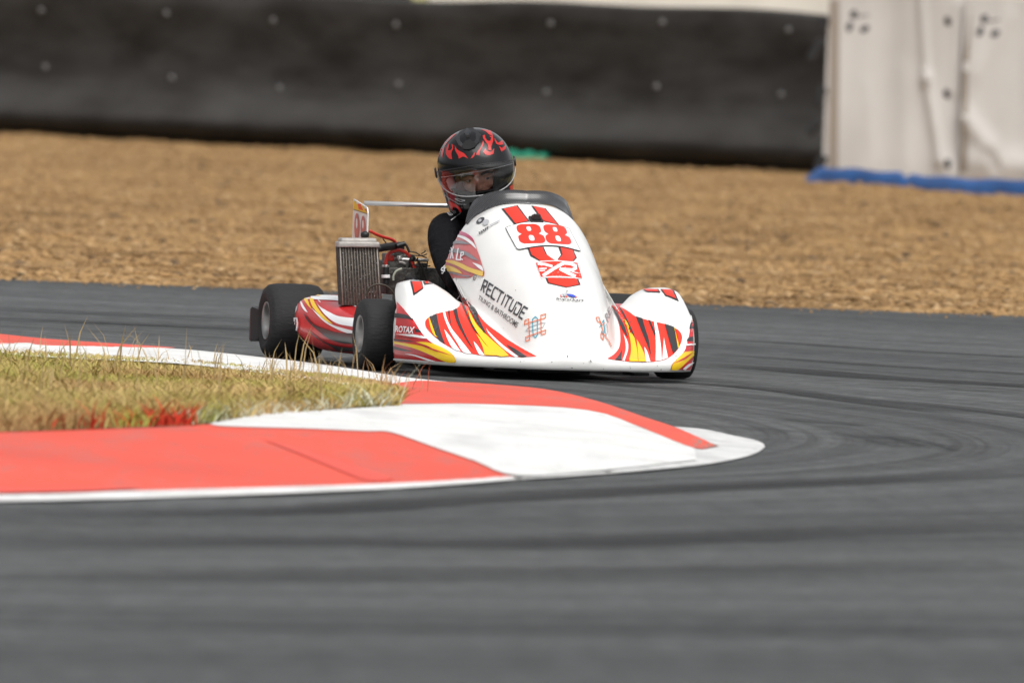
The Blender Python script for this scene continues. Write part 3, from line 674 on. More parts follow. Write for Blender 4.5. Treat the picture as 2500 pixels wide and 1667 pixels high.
# blue tarpaulin roll
V, F = [], []; NU_, NV_ = 150, 18
tb0 = gp(1968, 449); tb1 = gp(2720, 494)
for i in range(NU_ + 1):
    u = i / NU_; c = tb0.lerp(tb1, u)
    h_ = (.112 + .012 * math.sin(u * 9) + .006 * math.sin(u * 41 + 1)) * min(1, .35 + u * 14) * (1 - .3 * math.exp(-((u - .335) / .010) ** 2)); w_ = .16 + .03 * math.sin(u * 11 + 2)
    for j in range(NV_):
        t_ = math.pi * j / (NV_ - 1); rr = 1 + .05 * math.sin(j * 2.1 + u * 13) + .03 * math.sin(j * 3.7 - u * 23)
        V.append((c.x, c.y + .3 - math.cos(t_) * w_ * rr * 1.4, max(0, math.sin(t_) * h_ * rr)))
for i in range(NU_):
    for j in range(NV_ - 1): A = i * NV_ + j; F.append((A, A + NV_, A + NV_ + 1, A + 1))
tag(pyobj("tarpaulin", V, F, mat("blue_tarpaulin", (0.010, 0.095, 0.31), 0.45, col2=(0.007, 0.05, 0.17), vscale=5)), "crumpled blue tarpaulin rolled along the foot of the white screens", "tarpaulin")
# green plastic mat at the foot of the barrier
V, F = [], []; g0 = gp(1240, 396); g1 = gp(1366, 396)
for i in range(25):
    u = i / 24; c = g0.lerp(g1, u); hh = .085 * (1 - .35 * u) * min(1, (1 - u) * 7 + .25) + .012 * math.sin(u * 19)
    for j in range(9):
        t_ = math.pi * j / 8; V.append((c.x, c.y - .12 * math.cos(t_), .005 + math.sin(t_) ** .6 * hh))
for i in range(24):
    for j in range(8): A = i * 9 + j; F.append((A, A + 9, A + 10, A + 1))
F += [tuple(range(9)), tuple(range(24 * 9 + 8, 24 * 9 - 1, -1))]
tag(pyobj("plastic_mat", V, F, mat("green_plastic", (0.025, 0.30, 0.19), 0.45, var=0.2)), "green plastic mat lying folded on the gravel by the barrier", "mat")
# =================================================================== THE KART
def bake(o):
    dg = bpy.context.evaluated_depsgraph_get(); dg.update(); me = bpy.data.meshes.new_from_object(o.evaluated_get(dg)); old = o.data; o.modifiers.clear(); o.data = me; bpy.data.meshes.remove(old)
def paint(name, parent, *a, **kw): fold(parent, sticker(name, parent, *a, **kw))
# ---- nose fairing: one moulded shell with a central hump and two wheel fairings
tH = [(-.24, .615), (-.15, .622), (-.06, .622), (.08, .578), (.216, .513), (.34, .452), (.457, .385), (.55, .322), (.61, .268), (.66, .208), (.70, .146), (.725, .10), (.742, .07), (.76, .04)]
tW = [(-.24, .325), (-.15, .325), (.0, .315), (.2, .290), (.4, .247), (.55, .205), (.64, .172), (.69, .148), (.73, .115), (.75, .09)]
tXF = [(0, .738), (.1, .726), (.2, .692), (.3, .643), (.4, .582), (.47, .50), (.515, .415), (.535, .335), (.547, .28)]
tRIM = [(0, .083), (.36, .083), (.41, .088), (.46, .118), (.51, .172), (.531, .222), (.547, .24)]
tZR = [(0, .27), (.2, .255), (.27, .252), (.31, .268), (.36, .305), (.42, .332), (.47, .335), (.51, .325), (.528, .302), (.541, .272), (.547, .24)]
def Fz(x, y):
    ay = abs(y); W = interp(x, tW); H = interp(x, tH)
    u = ay / W
    pw = 2.4 + .5 * max(0.0, min(1.0, (.22 - x) / .25))
    hump = H * math.sqrt(max(0.0, 1 - u ** pw)) if u < 1 else 0.0
    xf = interp(ay, tXF); rim = interp(ay, tRIM); zr = interp(ay, tZR)
    t = max(0.0, min(1.0, (xf - x) / max(.02, xf - .17)))
    base = rim + (zr - rim) * math.sin(math.pi / 2 * t) ** (1.25 if ay < .45 else 1.1)
    if x < .17 and ay > .3: base -= .9 * (.17 - x) ** 2
    k = .055; h = max(k - abs(hump - base), 0) / k
    return max(hump, base) + h * h * k * .25
def xrear(ay):
    if ay < .276: return interp(ay, [(0, -.06), (.08, -.075), (.15, -.115), (.19, -.15), (.276, -.15)])
    return interp(ay, [(.276, .235), (.29, .20), (.34, .14), (.40, .09), (.45, .07), (.505, .09), (.528, .14), (.541, .20), (.547, .255)])
ysamp = [0.0]
while ysamp[-1] < .5469:
    a_ = ysamp[-1]; ysamp.append(min(.547, a_ + (.0085 if a_ < .17 else .0042 if a_ < .34 else .007 if a_ < .5 else .0035)))
ysamp = [-y for y in ysamp[:0:-1]] + ysamp
NT = 110; V, F = [], []; NYc = len(ysamp)
for y in ysamp:
    ay = abs(y); xf, xr = interp(ay, tXF), xrear(ay)
    for k in range(NT + 1):
        t = (k / NT) ** 1.35; x = xf + (xr - xf) * t
        V.append(Vector((x, y, Fz(x, y))))
for i in range(NYc - 1):
    for k in range(NT): A = i * (NT + 1) + k; F.append((A, A + 1, A + NT + 2, A + NT + 1))
path = [0 * (NT + 1) + k for k in range(NT, 0, -1)] + [i * (NT + 1) for i in range(NYc)] + [(NYc - 1) * (NT + 1) + k for k in range(1, NT + 1)]
pv = [V[i] for i in path]; prev = path; npth = len(path)
def outn(i):
    d = (pv[min(i + 1, npth - 1)] - pv[max(i - 1, 0)]); d.z = 0
    return Vector((d.y, -d.x, 0)).normalized()
on = [outn(i) for i in range(npth)]
for i, o_ in enumerate(on):
    if o_.dot(pv[i] - Vector((.1, 0, pv[i].z))) < 0: on[i] = -o_
for (f_, bu) in ((.10, .006), (.3, .010), (.6, .010), (.85, .006), (1.0, .0), (1.02, -.03)):
    ring = []
    for i in range(npth):
        p = pv[i]; z = p.z + (.041 - p.z) * min(1, f_)
        ring.append(len(V)); V.append(Vector((p.x, p.y, z)) + on[i] * bu)
    for i in range(npth - 1): F.append((prev[i], ring[i], ring[i + 1], prev[i + 1]))
    prev = ring
nose = pyobj("nose_fairing", V, F, white_paint, kart)
bm = bmesh.new(); bm.from_mesh(nose.data); bmesh.ops.recalc_face_normals(bm, faces=bm.faces)
if sum(f.normal.z for f in bm.faces) < 0: bmesh.ops.reverse_faces(bm, faces=bm.faces)
bm.to_mesh(nose.data); bm.free()
so = nose.modifiers.new("thickness", 'SOLIDIFY'); so.thickness = .004; so.offset = -1; bake(nose)
noseB = BVHTree.FromPolygons([KM @ v for v in V], F)

# ---- wrap-round windscreen on the rear rim of the hump
V, F = [], []; NS_ = 60
for i in range(NS_ + 1):
    y = -.205 + .41 * i / NS_; ay = abs(y); x = xrear(min(.27, ay)) - 0.0; z = Fz(x, y)
    hgt = interp(ay, [(0, .052), (.1, .058), (.16, .062), (.185, .045), (.205, .012)])
    out = Vector((0, y * .55, 0)); up = Vector((-.35, 0, .94))
    for (f_, fo) in ((-.28, .004), (0, .004), (.5, .003), (1.0, -.004)):
        fx = .02 if f_ < 0 else 0
        p = Vector((x + .012 + fx, y, Fz(x + .012 + fx, y) if f_ < 0 else z)) + Vector((0, 0, fo))
        if f_ > 0: p += up * hgt * f_ + out * hgt * f_
        V.append(p)
for i in range(NS_):
    for j in range(3): A = i * 4 + j; F.append((A, A + 4, A + 5, A + 1))
wm = bpy.data.materials.new("carbon_weave_screen"); wm.use_nodes = True
n, l = wm.node_tree.nodes, wm.node_tree.links; b = n["Principled BSDF"]
tc = n.new("ShaderNodeTexCoord"); mp = n.new("ShaderNodeMapping"); mp.inputs['Rotation'].default_value = (R(40), 0, R(0)); l.new(tc.outputs['Object'], mp.inputs[0])
wv = n.new("ShaderNodeTexWave"); wv.wave_type = 'BANDS'; wv.bands_direction = 'Y'; wv.inputs['Scale'].default_value = 62; wv.inputs['Distortion'].default_value = 0.3; l.new(mp.outputs[0], wv.inputs['Vector'])
r = n.new("ShaderNodeValToRGB"); l.new(wv.outputs['Fac'], r.inputs[0]); r.color_ramp.elements[0].color = (.014, .014, .015, 1); r.color_ramp.elements[1].color = (.045, .045, .047, 1)
l.new(r.outputs[0], b.inputs['Base Color']); b.inputs['Roughness'].default_value = .22; b.inputs['Coat Weight'].default_value = .8; b.inputs['Coat Roughness'].default_value = .05
ws = pyobj("windscreen", V, F, wm, kart); so = ws.modifiers.new("thickness", 'SOLIDIFY'); so.thickness = .003; so.offset = 0

# ---- stickers and lettering on the nose
def leaf(side):
    if side < 0:
        c = C6
        base = SP(c, (578, 640), (590, 595), (640, 552), (700, 522), (760, 503), (860, 478), (960, 462), (1020, 435), (1058, 400), (1075, 365), (1060, 325), (1040, 297), (1130, 272), (1165, 300), (1245, 385), (1320, 490), (1400, 595), (1500, 690), (1640, 790), (1760, 880), (1900, 965), (2050, 1050), (2180, 1120), (1930, 1130), (1760, 1122), (1430, 1110), (1240, 1082), (1120, 1062), (970, 1005), (850, 940), (730, 850), (640, 765), (590, 700))
        W = [SP(c, (828, 484), (860, 478), (890, 590), (960, 730), (1080, 880), (1240, 1084), (1125, 1064), (1030, 920), (930, 760), (860, 600)),
             SP(c, (850, 735), (930, 830), (1000, 930), (1085, 1050), (975, 1010), (900, 880)),
             SP(c, (1268, 905), (1320, 960), (1370, 1030), (1430, 1110), (1350, 1098), (1300, 1000)),
             SP(c, (1450, 710), (1480, 760), (1600, 880), (1740, 1000), (1912, 1126), (1850, 1125), (1680, 1000), (1530, 850), (1470, 770))]
        K = [SP(c, (640, 552), (740, 512), (760, 620), (800, 780), (860, 945), (740, 856), (700, 720), (660, 620)),
             SP(c, (900, 474), (925, 470), (930, 560), (960, 700), (935, 640), (915, 560)),
             SP(c, (975, 460), (1020, 436), (1060, 600), (1140, 790), (1230, 960), (1290, 1045), (1200, 940), (1110, 790), (1030, 640)),
             SP(c, (1055, 300), (1080, 295), (1150, 440), (1220, 620), (1330, 810), (1260, 730), (1190, 590), (1120, 430)),
             SP(c, (1128, 273), (1165, 300), (1245, 385), (1320, 490), (1345, 580), (1400, 700), (1470, 830), (1380, 740), (1290, 610), (1205, 440)),
             SP(c, (1740, 955), (1830, 1000), (1930, 1060), (2030, 1128), (1930, 1130), (1840, 1062))]
        Y = [SP(c, (625, 562), (648, 600), (690, 720), (738, 850), (690, 800), (650, 690)),
             SP(c, (1185, 463), (1230, 540), (1300, 660), (1400, 770), (1550, 910), (1700, 1040), (1775, 1122), (1612, 1118), (1450, 960), (1330, 800), (1240, 650), (1200, 540)),
             SP(c, (1300, 800), (1360, 860), (1440, 960), (1530, 1040), (1605, 1117), (1430, 1110), (1400, 1000), (1350, 890))]
    else:
        c = C7
        base = SP(c, (905, 388), (960, 385), (1060, 428), (1160, 488), (1250, 550), (1400, 595), (1500, 620), (1660, 655), (1790, 700), (1870, 760), (1905, 830), (1900, 900), (1860, 1000), (1790, 1080), (1710, 1140), (1600, 1180), (1390, 1195), (1150, 1190), (950, 1170), (835, 1150), (900, 1110), (970, 1050), (1010, 980), (1025, 880), (1020, 760), (1000, 640), (960, 520))
        W = [SP(c, (1505, 621), (1540, 627), (1570, 760), (1600, 950), (1615, 1178), (1525, 1186), (1530, 1000), (1525, 800)),
             SP(c, (1645, 850), (1670, 980), (1705, 1142), (1620, 1176), (1635, 1000)),
             SP(c, (1365, 985), (1410, 1060), (1450, 1192), (1390, 1195), (1375, 1080)),
             SP(c, (1068, 800), (1110, 880), (1135, 960), (1125, 1060), (1082, 1187), (1050, 1182), (1095, 1050), (1095, 930))]
        K = [SP(c, (908, 392), (960, 440), (1010, 560), (1080, 690), (1135, 865), (1050, 740), (980, 580), (930, 470)),
             SP(c, (1000, 403), (1060, 468), (1130, 610), (1200, 760), (1237, 875), (1180, 775), (1110, 620)),
             SP(c, (1250, 551), (1345, 581), (1380, 720), (1430, 880), (1462, 1115), (1410, 960), (1330, 760)),
             SP(c, (1425, 602), (1455, 610), (1490, 700), (1525, 790), (1520, 835), (1470, 720)),
             SP(c, (1655, 655), (1790, 701), (1810, 820), (1845, 1015), (1780, 1088), (1740, 960), (1690, 780)),
             SP(c, (1045, 1030), (1035, 1180), (945, 1170), (1000, 1110))]
        Y = [SP(c, (1070, 575), (1120, 640), (1170, 760), (1220, 880), (1260, 1030), (1272, 1192), (1145, 1190), (1170, 1060), (1165, 920), (1130, 760), (1090, 640)),
             SP(c, (1255, 885), (1310, 980), (1360, 1090), (1388, 1195), (1277, 1193), (1270, 1060)),
             SP(c, (1785, 700), (1815, 720), (1840, 830), (1872, 965), (1845, 1012), (1820, 860))]
    return [([base], red_ink), (W, white_ink), (K, black_ink), (Y, yellow_ink)]
for sgn in (-1, 1):
    paint("flame_graphic", nose, noseB, KI, leaf(sgn))
# end-plate graphics
c = lambda x, y: C6(max(x, 134), y)
paint("side_graphic", nose, noseB, KI, [
    ([SP(c, (172, 330), (300, 470), (400, 590), (500, 740), (600, 862), (720, 950), (870, 1020), (985, 1105), (1015, 1180), (1006, 1198), (800, 1188), (560, 1172), (115, 1138), (130, 1000), (165, 600))], sidered_ink),
    ([SP(c, (120, 495), (260, 510), (350, 540), (405, 595), (300, 575), (110, 560)), SP(c, (430, 718), (500, 742), (530, 775), (440, 770)), SP(c, (120, 860), (300, 880), (460, 905), (300, 905), (120, 890)), SP(c, (110, 965), (250, 1000), (420, 1045), (250, 1035), (110, 1010))], black_ink),
    ([SP(c, (120, 898), (300, 925), (500, 960), (760, 1020), (980, 1105), (1015, 1180), (1006, 1198), (880, 1192), (620, 1075), (380, 985), (120, 930)), SP(c, (450, 908), (600, 915), (720, 950), (870, 1020), (985, 1104), (780, 1040), (600, 960))], yellow_ink),
    ([SP(c, (480, 940), (700, 1010), (980, 1115), (720, 1035))], sidered_ink),
    ([SP(c, (165, 795), (400, 800), (560, 835), (620, 875), (420, 838)), SP(c, (300, 1075), (420, 1085), (560, 1125), (760, 1188), (640, 1176), (450, 1110)), SP(c, (112, 1140), (560, 1173), (640, 1180), (640, 1190), (112, 1162))], white_ink),
    (text_polys("ROTAX", P(c, (178, 672), (444, 702), (425, 792), (170, 765)), .03), white_ink),
    (text_polys("RACING", P(c, (170, 815), (415, 835), (405, 868), (165, 850)), .0), black_ink)])
c = C7
paint("side_graphic", nose, noseB, KI, [
    ([SP(c, (2062, 500), (2090, 640), (2090, 1310), (1745, 1302), (1768, 1222), (1850, 1140), (1940, 1040), (1990, 900), (2020, 750), (2042, 600))], sidered_ink),
    ([SP(c, (2030, 640), (2090, 620), (2090, 720), (2010, 730)), SP(c, (1990, 860), (2060, 830), (2060, 900), (1975, 905))], black_ink),
    ([SP(c, (1745, 1302), (1768, 1222), (1860, 1135), (1940, 1060), (2090, 1030), (2090, 1075), (1960, 1200), (1840, 1304))], yellow_ink),
    ([SP(c, (1770, 1222), (1900, 1150), (2060, 1050), (1920, 1165)), ], sidered_ink),
    ([SP(c, (1970, 955), (2080, 930), (2080, 950), (1960, 975)), SP(c, (1900, 1290), (1980, 1220), (2075, 1190), (2000, 1250), (1935, 1303))], white_ink)])
# blocks on top of the wheel fairings
c = C6
paint("top_stripe", nose, noseB, KI, [([P(c, (360, 38), (522, 42), (552, 148), (412, 248)), P(c, (535, 28), (655, 28), (692, 76), (565, 94))], black_ink), ([P(c, (392, 52), (514, 56), (538, 140), (428, 214)), P(c, (562, 36), (645, 36), (668, 70), (578, 82))], red_ink)])
c = C7
paint("top_stripe", nose, noseB, KI, [([P(c, (1325, 152), (1570, 158), (1602, 208), (1400, 196)), P(c, (1598, 158), (1785, 162), (1862, 332), (1668, 250))], black_ink), ([P(c, (1350, 155), (1550, 162), (1575, 196), (1410, 188)), P(c, (1625, 165), (1760, 168), (1822, 296), (1680, 240))], red_ink)])
# centre stripes, chevron and race number
c = C3
paint("centre_stripe", nose, noseB, KI, [
    ([P(c, (848, 180), (1078, 132), (1252, 362), (1140, 385), (1030, 402)), P(c, (1274, 136), (1478, 176), (1672, 412), (1430, 352)),
      P(c, (1222, 750), (1450, 728), (1502, 840), (1600, 915), (1640, 918), (1702, 838), (1662, 730), (1876, 775), (1925, 882), (1870, 946), (1640, 925), (1400, 932), (1265, 858)),
      P(c, (1480, 1170), (1945, 1185), (1978, 1268), (1776, 1308), (1510, 1246))], black_ink),
    ([P(c, (882, 186), (1064, 145), (1226, 358), (1135, 378), (1052, 394)), P(c, (1300, 144), (1456, 176), (1650, 408), (1452, 356)),
      P(c, (1250, 750), (1432, 730), (1478, 832), (1614, 922), (1410, 930), (1284, 842)), P(c, (1690, 735), (1862, 772), (1900, 880), (1858, 940), (1655, 922), (1722, 838)),
      P(c, (1505, 1172), (1925, 1185), (1950, 1268), (1776, 1304), (1530, 1242))], red_ink)])
def rr(c, TL, TR, BR, BL, r_=.12):
    q = quadmap([TL, TR, BR, BL]); out = []
    for (u, v, a0) in ((1 - r_, 1 - r_, 0), (r_, 1 - r_, 90), (r_, r_, 180), (1 - r_, r_, 270)):
        for k in range(6): t = R(a0 + 90 * k / 5); out.append(c(*q(u + r_ * math.cos(t), v + r_ * 1.0 * math.sin(t))))
    return out
def plate(grow):
    g = grow
    return SP(c, (925 - g, 478), (935 - g, 455 - g), (965, 438 - g), (1140, 392 - g), (1280, 376 - g), (1430, 376 - g), (1600, 408 - g), (1800, 470 - g), (1830 + g, 515), (1960 + g, 770), (1958 + g, 782 + g), (1930, 778 + g), (1780, 738 + g), (1600, 712 + g), (1440, 712 + g), (1260, 735 + g), (1120, 762 + g), (1085, 755 + g), (1062 - g, 730), corner=60)
def eight(TL, TR, BR, BL):
    q = quadmap([TL, TR, BR, BL]); L = []
    for k in range(64):
        t = 2 * math.pi * k / 64; s_, co = math.sin(t), math.cos(t)
        v = .5 + .5 * math.copysign(abs(s_) ** .75, s_)
        top = v > .52
        wv_ = .47 if top else .5
        loc_ = (v - .74) / .28 if top else (v - .25) / .29
        wid = wv_ * (max(0.0, 1 - abs(loc_) ** 3.2)) ** .42
        wid = max(wid, .33 if .35 < v < .68 else 0)
        L.append((.5 + math.copysign(wid, co), v))
    out = [c(*q(u, v)) for (u, v) in L]
    def hole(v0, hw, hh): return [c(*q(.5 + hw * math.copysign(abs(math.cos(t)) ** .6, math.cos(t)), v0 + hh * math.copysign(abs(math.sin(t)) ** .8, math.sin(t)))) for t in [2 * math.pi * k / 20 for k in range(20)]]
    return out, [hole(.745, .085, .115), hole(.27, .10, .145)]
e1, h1 = eight((1040, 412), (1395, 408), (1490, 685), (1118, 690)); e2, h2 = eight((1418, 408), (1755, 432), (1858, 706), (1500, 688))
sticker("number_plate", nose, noseB, KI, [([plate(9)], black_ink), ([plate(0)], white_ink), ([e1, e2], red_ink), (h1 + h2, white_ink)], off=.003)
# red badge with the crossed letters
lay_red = SP(c, (1343, 960), (1450, 945), (1600, 938), (1750, 944), (1930, 958), (1962, 1060), (1998, 1180), (1850, 1160), (1700, 1150), (1550, 1150), (1415, 1162), (1380, 1060), corner=40)
wh = stroke(P(c, (1455, 1140), (1590, 1050), (1735, 966), (1840, 975)), 8) + stroke(P(c, (1380, 975), (1470, 985), (1565, 1012)), 6.2) + stroke(P(c, (1840, 975), (1895, 1005), (1900, 1040), (1860, 1066), (1715, 1058)), 8) + stroke(P(c, (1690, 1052), (1780, 1100), (1890, 1152)), 8) + stroke(P(c, (1395, 1048), (1490, 1042)), 3.2) + stroke(P(c, (1398, 1076), (1470, 1072)), 2.6) + stroke(P(c, (1855, 1090), (1935, 1108)), 2)
fl = []
for k in range(60):
    u, v = random.random(), random.random(); u = u ** 1.5 if random.random() < .5 else 1 - u ** 1.5
    x_, y_ = c(*quadmap([(1350, 962), (1930, 962), (1985, 1165), (1420, 1155)])(u, v)); s_ = random.uniform(.4, 1.2)
    fl.append([(x_ - s_, y_), (x_, y_ - s_ * .7), (x_ + s_ * 1.4, y_ + .2), (x_, y_ + s_)])
sticker("team_badge", nose, noseB, KI, [([SP(c, (1335, 945), (1450, 924), (1600, 915), (1750, 920), (1940, 945), (2008, 1190), (1850, 1175), (1700, 1166), (1550, 1166), (1410, 1178), corner=40)], white_ink), ([lay_red], red_ink), (wh, white_ink), (fl, white_ink)], off=.0024)
# sponsor lettering: squared strokes
GL = {'R': [[(0, 0), (.16, 1), (.95, 1), (.92, .55), (.2, .5)], [(.35, .5), (.8, 0)]], 'E': [[(.95, 1), (.1, 1), (.0, .3), (.08, 0), (.9, 0)], [(.06, .5), (.8, .5)]], 'C': [[(.95, 1), (.15, 1), (.02, .7), (0, .15), (.15, 0), (.9, 0)]],
      'T': [[(-.05, 1), (1, 1)], [(.48, 1), (.35, 0)]], 'I': [[(.6, 1), (.4, 0)]], 'U': [[(.1, 1), (0, .2), (.15, 0), (.75, 0), (.9, .2), (1, 1)]], 'D': [[(.0, 1), (.85, 1), (1, .75), (.9, .1), (.75, 0), (.0, 0), (.02, .55)]]}
q = quadmap(P(C8, (246, 488), (872, 906), (798, 1052), (203, 642))); pol = []
widths = {'I': .35}; word = "RECTITUDE"; tot = sum(widths.get(ch, 1) for ch in word) + .34 * (len(word) - 1); x_ = 0
for ch in word:
    w_ = widths.get(ch, 1)
    for ln_ in GL[ch]:
        for (p_, p2) in zip(ln_, ln_[1:]):
            A_ = q((x_ + p_[0] * w_) / tot, p_[1]); B_ = q((x_ + p2[0] * w_) / tot, p2[1])
            horiz = abs(p_[1] - p2[1]) < .2
            pol += stroke([A_, B_], 4.6 if horiz else 2.6)
    x_ += w_ + .34
sticker("sponsor_lettering", nose, noseB, KI, [(pol, text_ink), (text_polys("TILING & BATHROOMS", P(C8, (185, 710), (752, 1108), (716, 1182), (166, 768)), .006), text_ink)])
c = C8
def tile_logo(c, pts_or, pts_te, pts_gr, w):
    o_ = []
    for ln_ in pts_or: o_ += stroke(P(c, *ln_), w)
    t_ = stroke(P(c, *pts_te), w); g_ = stroke(P(c, *pts_gr), w)
    return [(g_, lightgrey_ink), (t_, teal_ink), (o_, orange_ink)]
sticker("tile_logo", nose, noseB, KI, tile_logo(C8, [((893, 1110), (835, 1135), (840, 1075), (893, 1055), (908, 1340), (912, 1352), (855, 1372), (850, 1315), (1135, 1212), (1130, 1265), (1070, 1280), (1065, 1000), (1135, 985), (1132, 1040), (893, 1110))],
        ((945, 1060), (985, 1020), (1015, 1045), (1015, 1280), (990, 1320), (955, 1290), (945, 1060)), ((850, 1220), (890, 1170), (1080, 1105), (1125, 1110), (1090, 1170), (900, 1225), (850, 1220)), 2.1))
c = C7
sticker("tile_logo", nose, noseB, KI, tile_logo(C7, [((740, 640), (690, 625), (668, 562), (710, 562), (745, 680), (790, 640)), ((745, 680), (775, 800), (735, 790), (740, 850), (770, 885), (775, 800), (850, 900), (885, 975))],
        ((720, 700), (745, 670), (760, 620), (780, 600), (790, 780), (770, 800), (745, 760)), ((800, 690), (830, 640), (840, 760), (815, 830), (800, 690)), 1.8))
sticker("sponsor_lettering", nose, noseB, KI, [(text_polys("RE", P(C7, (800, 530), (862, 395), (893, 480), (845, 640)), .01), grey_ink)])
c = C3
# class logo under the chevron
sticker("class_logo", nose, noseB, KI, [
    ([SP(c, (1680, 1405), (1760, 1385), (1870, 1400), (1930, 1445), (1690, 1440))], lightgrey_ink),
    ([P(c, (1688, 1412), (1720, 1450), (1700, 1448)), P(c, (1760, 1415), (1800, 1452), (1770, 1450)), P(c, (1895, 1420), (1938, 1458), (1905, 1452))], red_ink), ([P(c, (1725, 1412), (1765, 1452), (1745, 1450))], black_ink),
    ([SP(c, (1770, 1410), (1850, 1415), (1905, 1435), (1895, 1455), (1840, 1448))], blue_ink),
    (stroke(P(c, (1770, 1380), (1785, 1368), (1800, 1380)), 1.6), text_ink),
    (text_polys("Superkart", P(c, (1635, 1462), (2024, 1486), (2014, 1532), (1630, 1502)), .025), text_ink), (text_polys("au", P(c, (1632, 1450), (1680, 1453), (1680, 1472), (1632, 1468)), 0), lightgrey_ink)])
sticker("small_badge", nose, noseB, KI, [
    ([ell(c, 548, 348, 68, 34, -.62)], text_ink), ([ell(c, 546, 350, 26, 20, -.62)], lightgrey_ink),
    ([ell(c, 630, 378, 50, 38, -.5)], lightgrey_ink), (text_polys("NAFF", P(c, (530, 520), (672, 432), (680, 466), (545, 556)), .04), text_ink),
    (stroke(P(c, (690, 430), (830, 358)), 2.4), lightgrey_ink)])
# name panel on the cockpit side
sticker("name_panel", nose, noseB, KI, [
    ([SP(c, (255, 495), (350, 530), (430, 590), (468, 660), (505, 770), (545, 880), (578, 992), (606, 1080), (600, 1142), (560, 1146), (470, 1112), (385, 1165), (95, 1168), (50, 1110), (50, 1000), (75, 870), (130, 700), (205, 545))], sheen_red),
    ([SP(c, (250, 497), (350, 530), (430, 590), (466, 655), (380, 590), (260, 550), (222, 535))], magenta_ink),
    ([SP(c, (215, 552), (330, 580), (420, 640), (475, 700), (500, 765), (420, 690), (320, 620), (205, 575)), SP(c, (440, 950), (520, 975), (580, 1010), (600, 1078), (530, 1030)), SP(c, (340, 1015), (450, 1055), (560, 1110), (440, 1070))], white_ink),
    ([SP(c, (150, 650), (280, 640), (420, 690), (350, 690), (220, 685), (140, 690)), SP(c, (105, 750), (220, 760), (380, 810), (545, 935), (440, 900), (300, 830), (95, 800)), SP(c, (60, 1065), (180, 1090), (300, 1130), (420, 1140), (380, 1160), (240, 1130), (60, 1085))], grey_ink),
    ([SP(c, (70, 920), (180, 925), (300, 970), (420, 1030), (600, 1082), (600, 1142), (560, 1146), (440, 1100), (360, 1070), (230, 1000), (70, 940)), SP(c, (55, 990), (160, 1010), (260, 1065), (310, 1115), (200, 1090), (55, 1060))], sheen_yellow),
    (stroke(P(c, (182, 735), (160, 800), (140, 895)), 2.4) + stroke(P(c, (150, 745), (165, 820), (178, 895)), 2.4) + stroke(P(c, (250, 755), (222, 910), (285, 918)), 3) + stroke(P(c, (290, 860), (325, 840), (322, 808), (290, 812), (280, 900), (312, 915)), 2.6), white_ink)])
# dirt specks and scuffs along the lip
sp_ = []
for (x_, y_) in ((262, 1112), (268, 1122), (590, 1175), (600, 1190), (495, 1215), (1155, 1260), (1160, 1280), (1600, 1300), (1820, 1120), (1545, 1250), (1165, 632), (330, 1276), (780, 1290), (40, 1195)):
    s_ = random.uniform(.8, 1.9); a_ = C7(x_, y_); an = random.uniform(0, 3)
    sp_.append([(a_[0] + s_ * math.cos(an + k * 1.256) * random.uniform(.5, 1.4), a_[1] + s_ * math.sin(an + k * 1.256) * random.uniform(.5, 1.6)) for k in range(5)])
for (x_, y_) in ((1945, 1188), (1995, 1180), (545, 1125), (335, 1110), (2325, 890), (1880, 175), (1710, 715)):
    s_ = random.uniform(.6, 1.4); a_ = C6(x_, y_); sp_.append([(a_[0] + s_ * math.cos(k * 1.256) * random.uniform(.5, 1.4), a_[1] + s_ * math.sin(k * 1.256) * random.uniform(.5, 1.3)) for k in range(5)])
paint("scuff_mark", nose, noseB, KI, [(sp_, text_ink)], off=.0035)
# camera mount and side bolt
def on_nose(px, py):
    loc, nr, fi, ds = noseB.ray_cast(cO, ray(px, py)); return (KI @ loc, (KI.to_3x3() @ nr)) if loc else (kp(px, py, 0), Vector((1, 0, 0)))
p_, nr_ = on_nose(*C3(1340, 345)); 
if nr_.z < 0: nr_ = -nr_
rot = nr_.to_track_quat('Z', 'X').to_matrix()
rot = Matrix((Vector((0, 1, 0)), nr_.cross(Vector((0, 1, 0))).normalized(), nr_)).transposed(); rot = Matrix((rot.col[1], rot.col[0], rot.col[2])).transposed()
bm = bmesh.new(); box(bm, p_ + nr_ * .004, (.045, .048, .009), rot, .003); box(bm, p_ + nr_ * .012, (.028, .032, .012), rot, .003); box(bm, p_ + nr_ * .022 + rot.col[0] * -.006, (.012, .026, .012), rot, .002)
from_bm("camera_mount", bm, black_plastic, nose, smooth=False)
p_, nr_ = on_nose(*C3(470, 1165))
bm = bmesh.new(); lathe(bm, [(0, .0105), (.003, .0105), (.005, .008), (.005, .004), (.008, .0035), (.008, .0003)], 14, 'z')
if nr_.y > 0: nr_ = -nr_
bmesh.ops.transform(bm, matrix=Matrix.Translation(p_) @ nr_.to_track_quat('Z', 'Y').to_matrix().to_4x4(), verts=bm.verts)
from_bm("side_bolt", bm, dull_metal, nose)

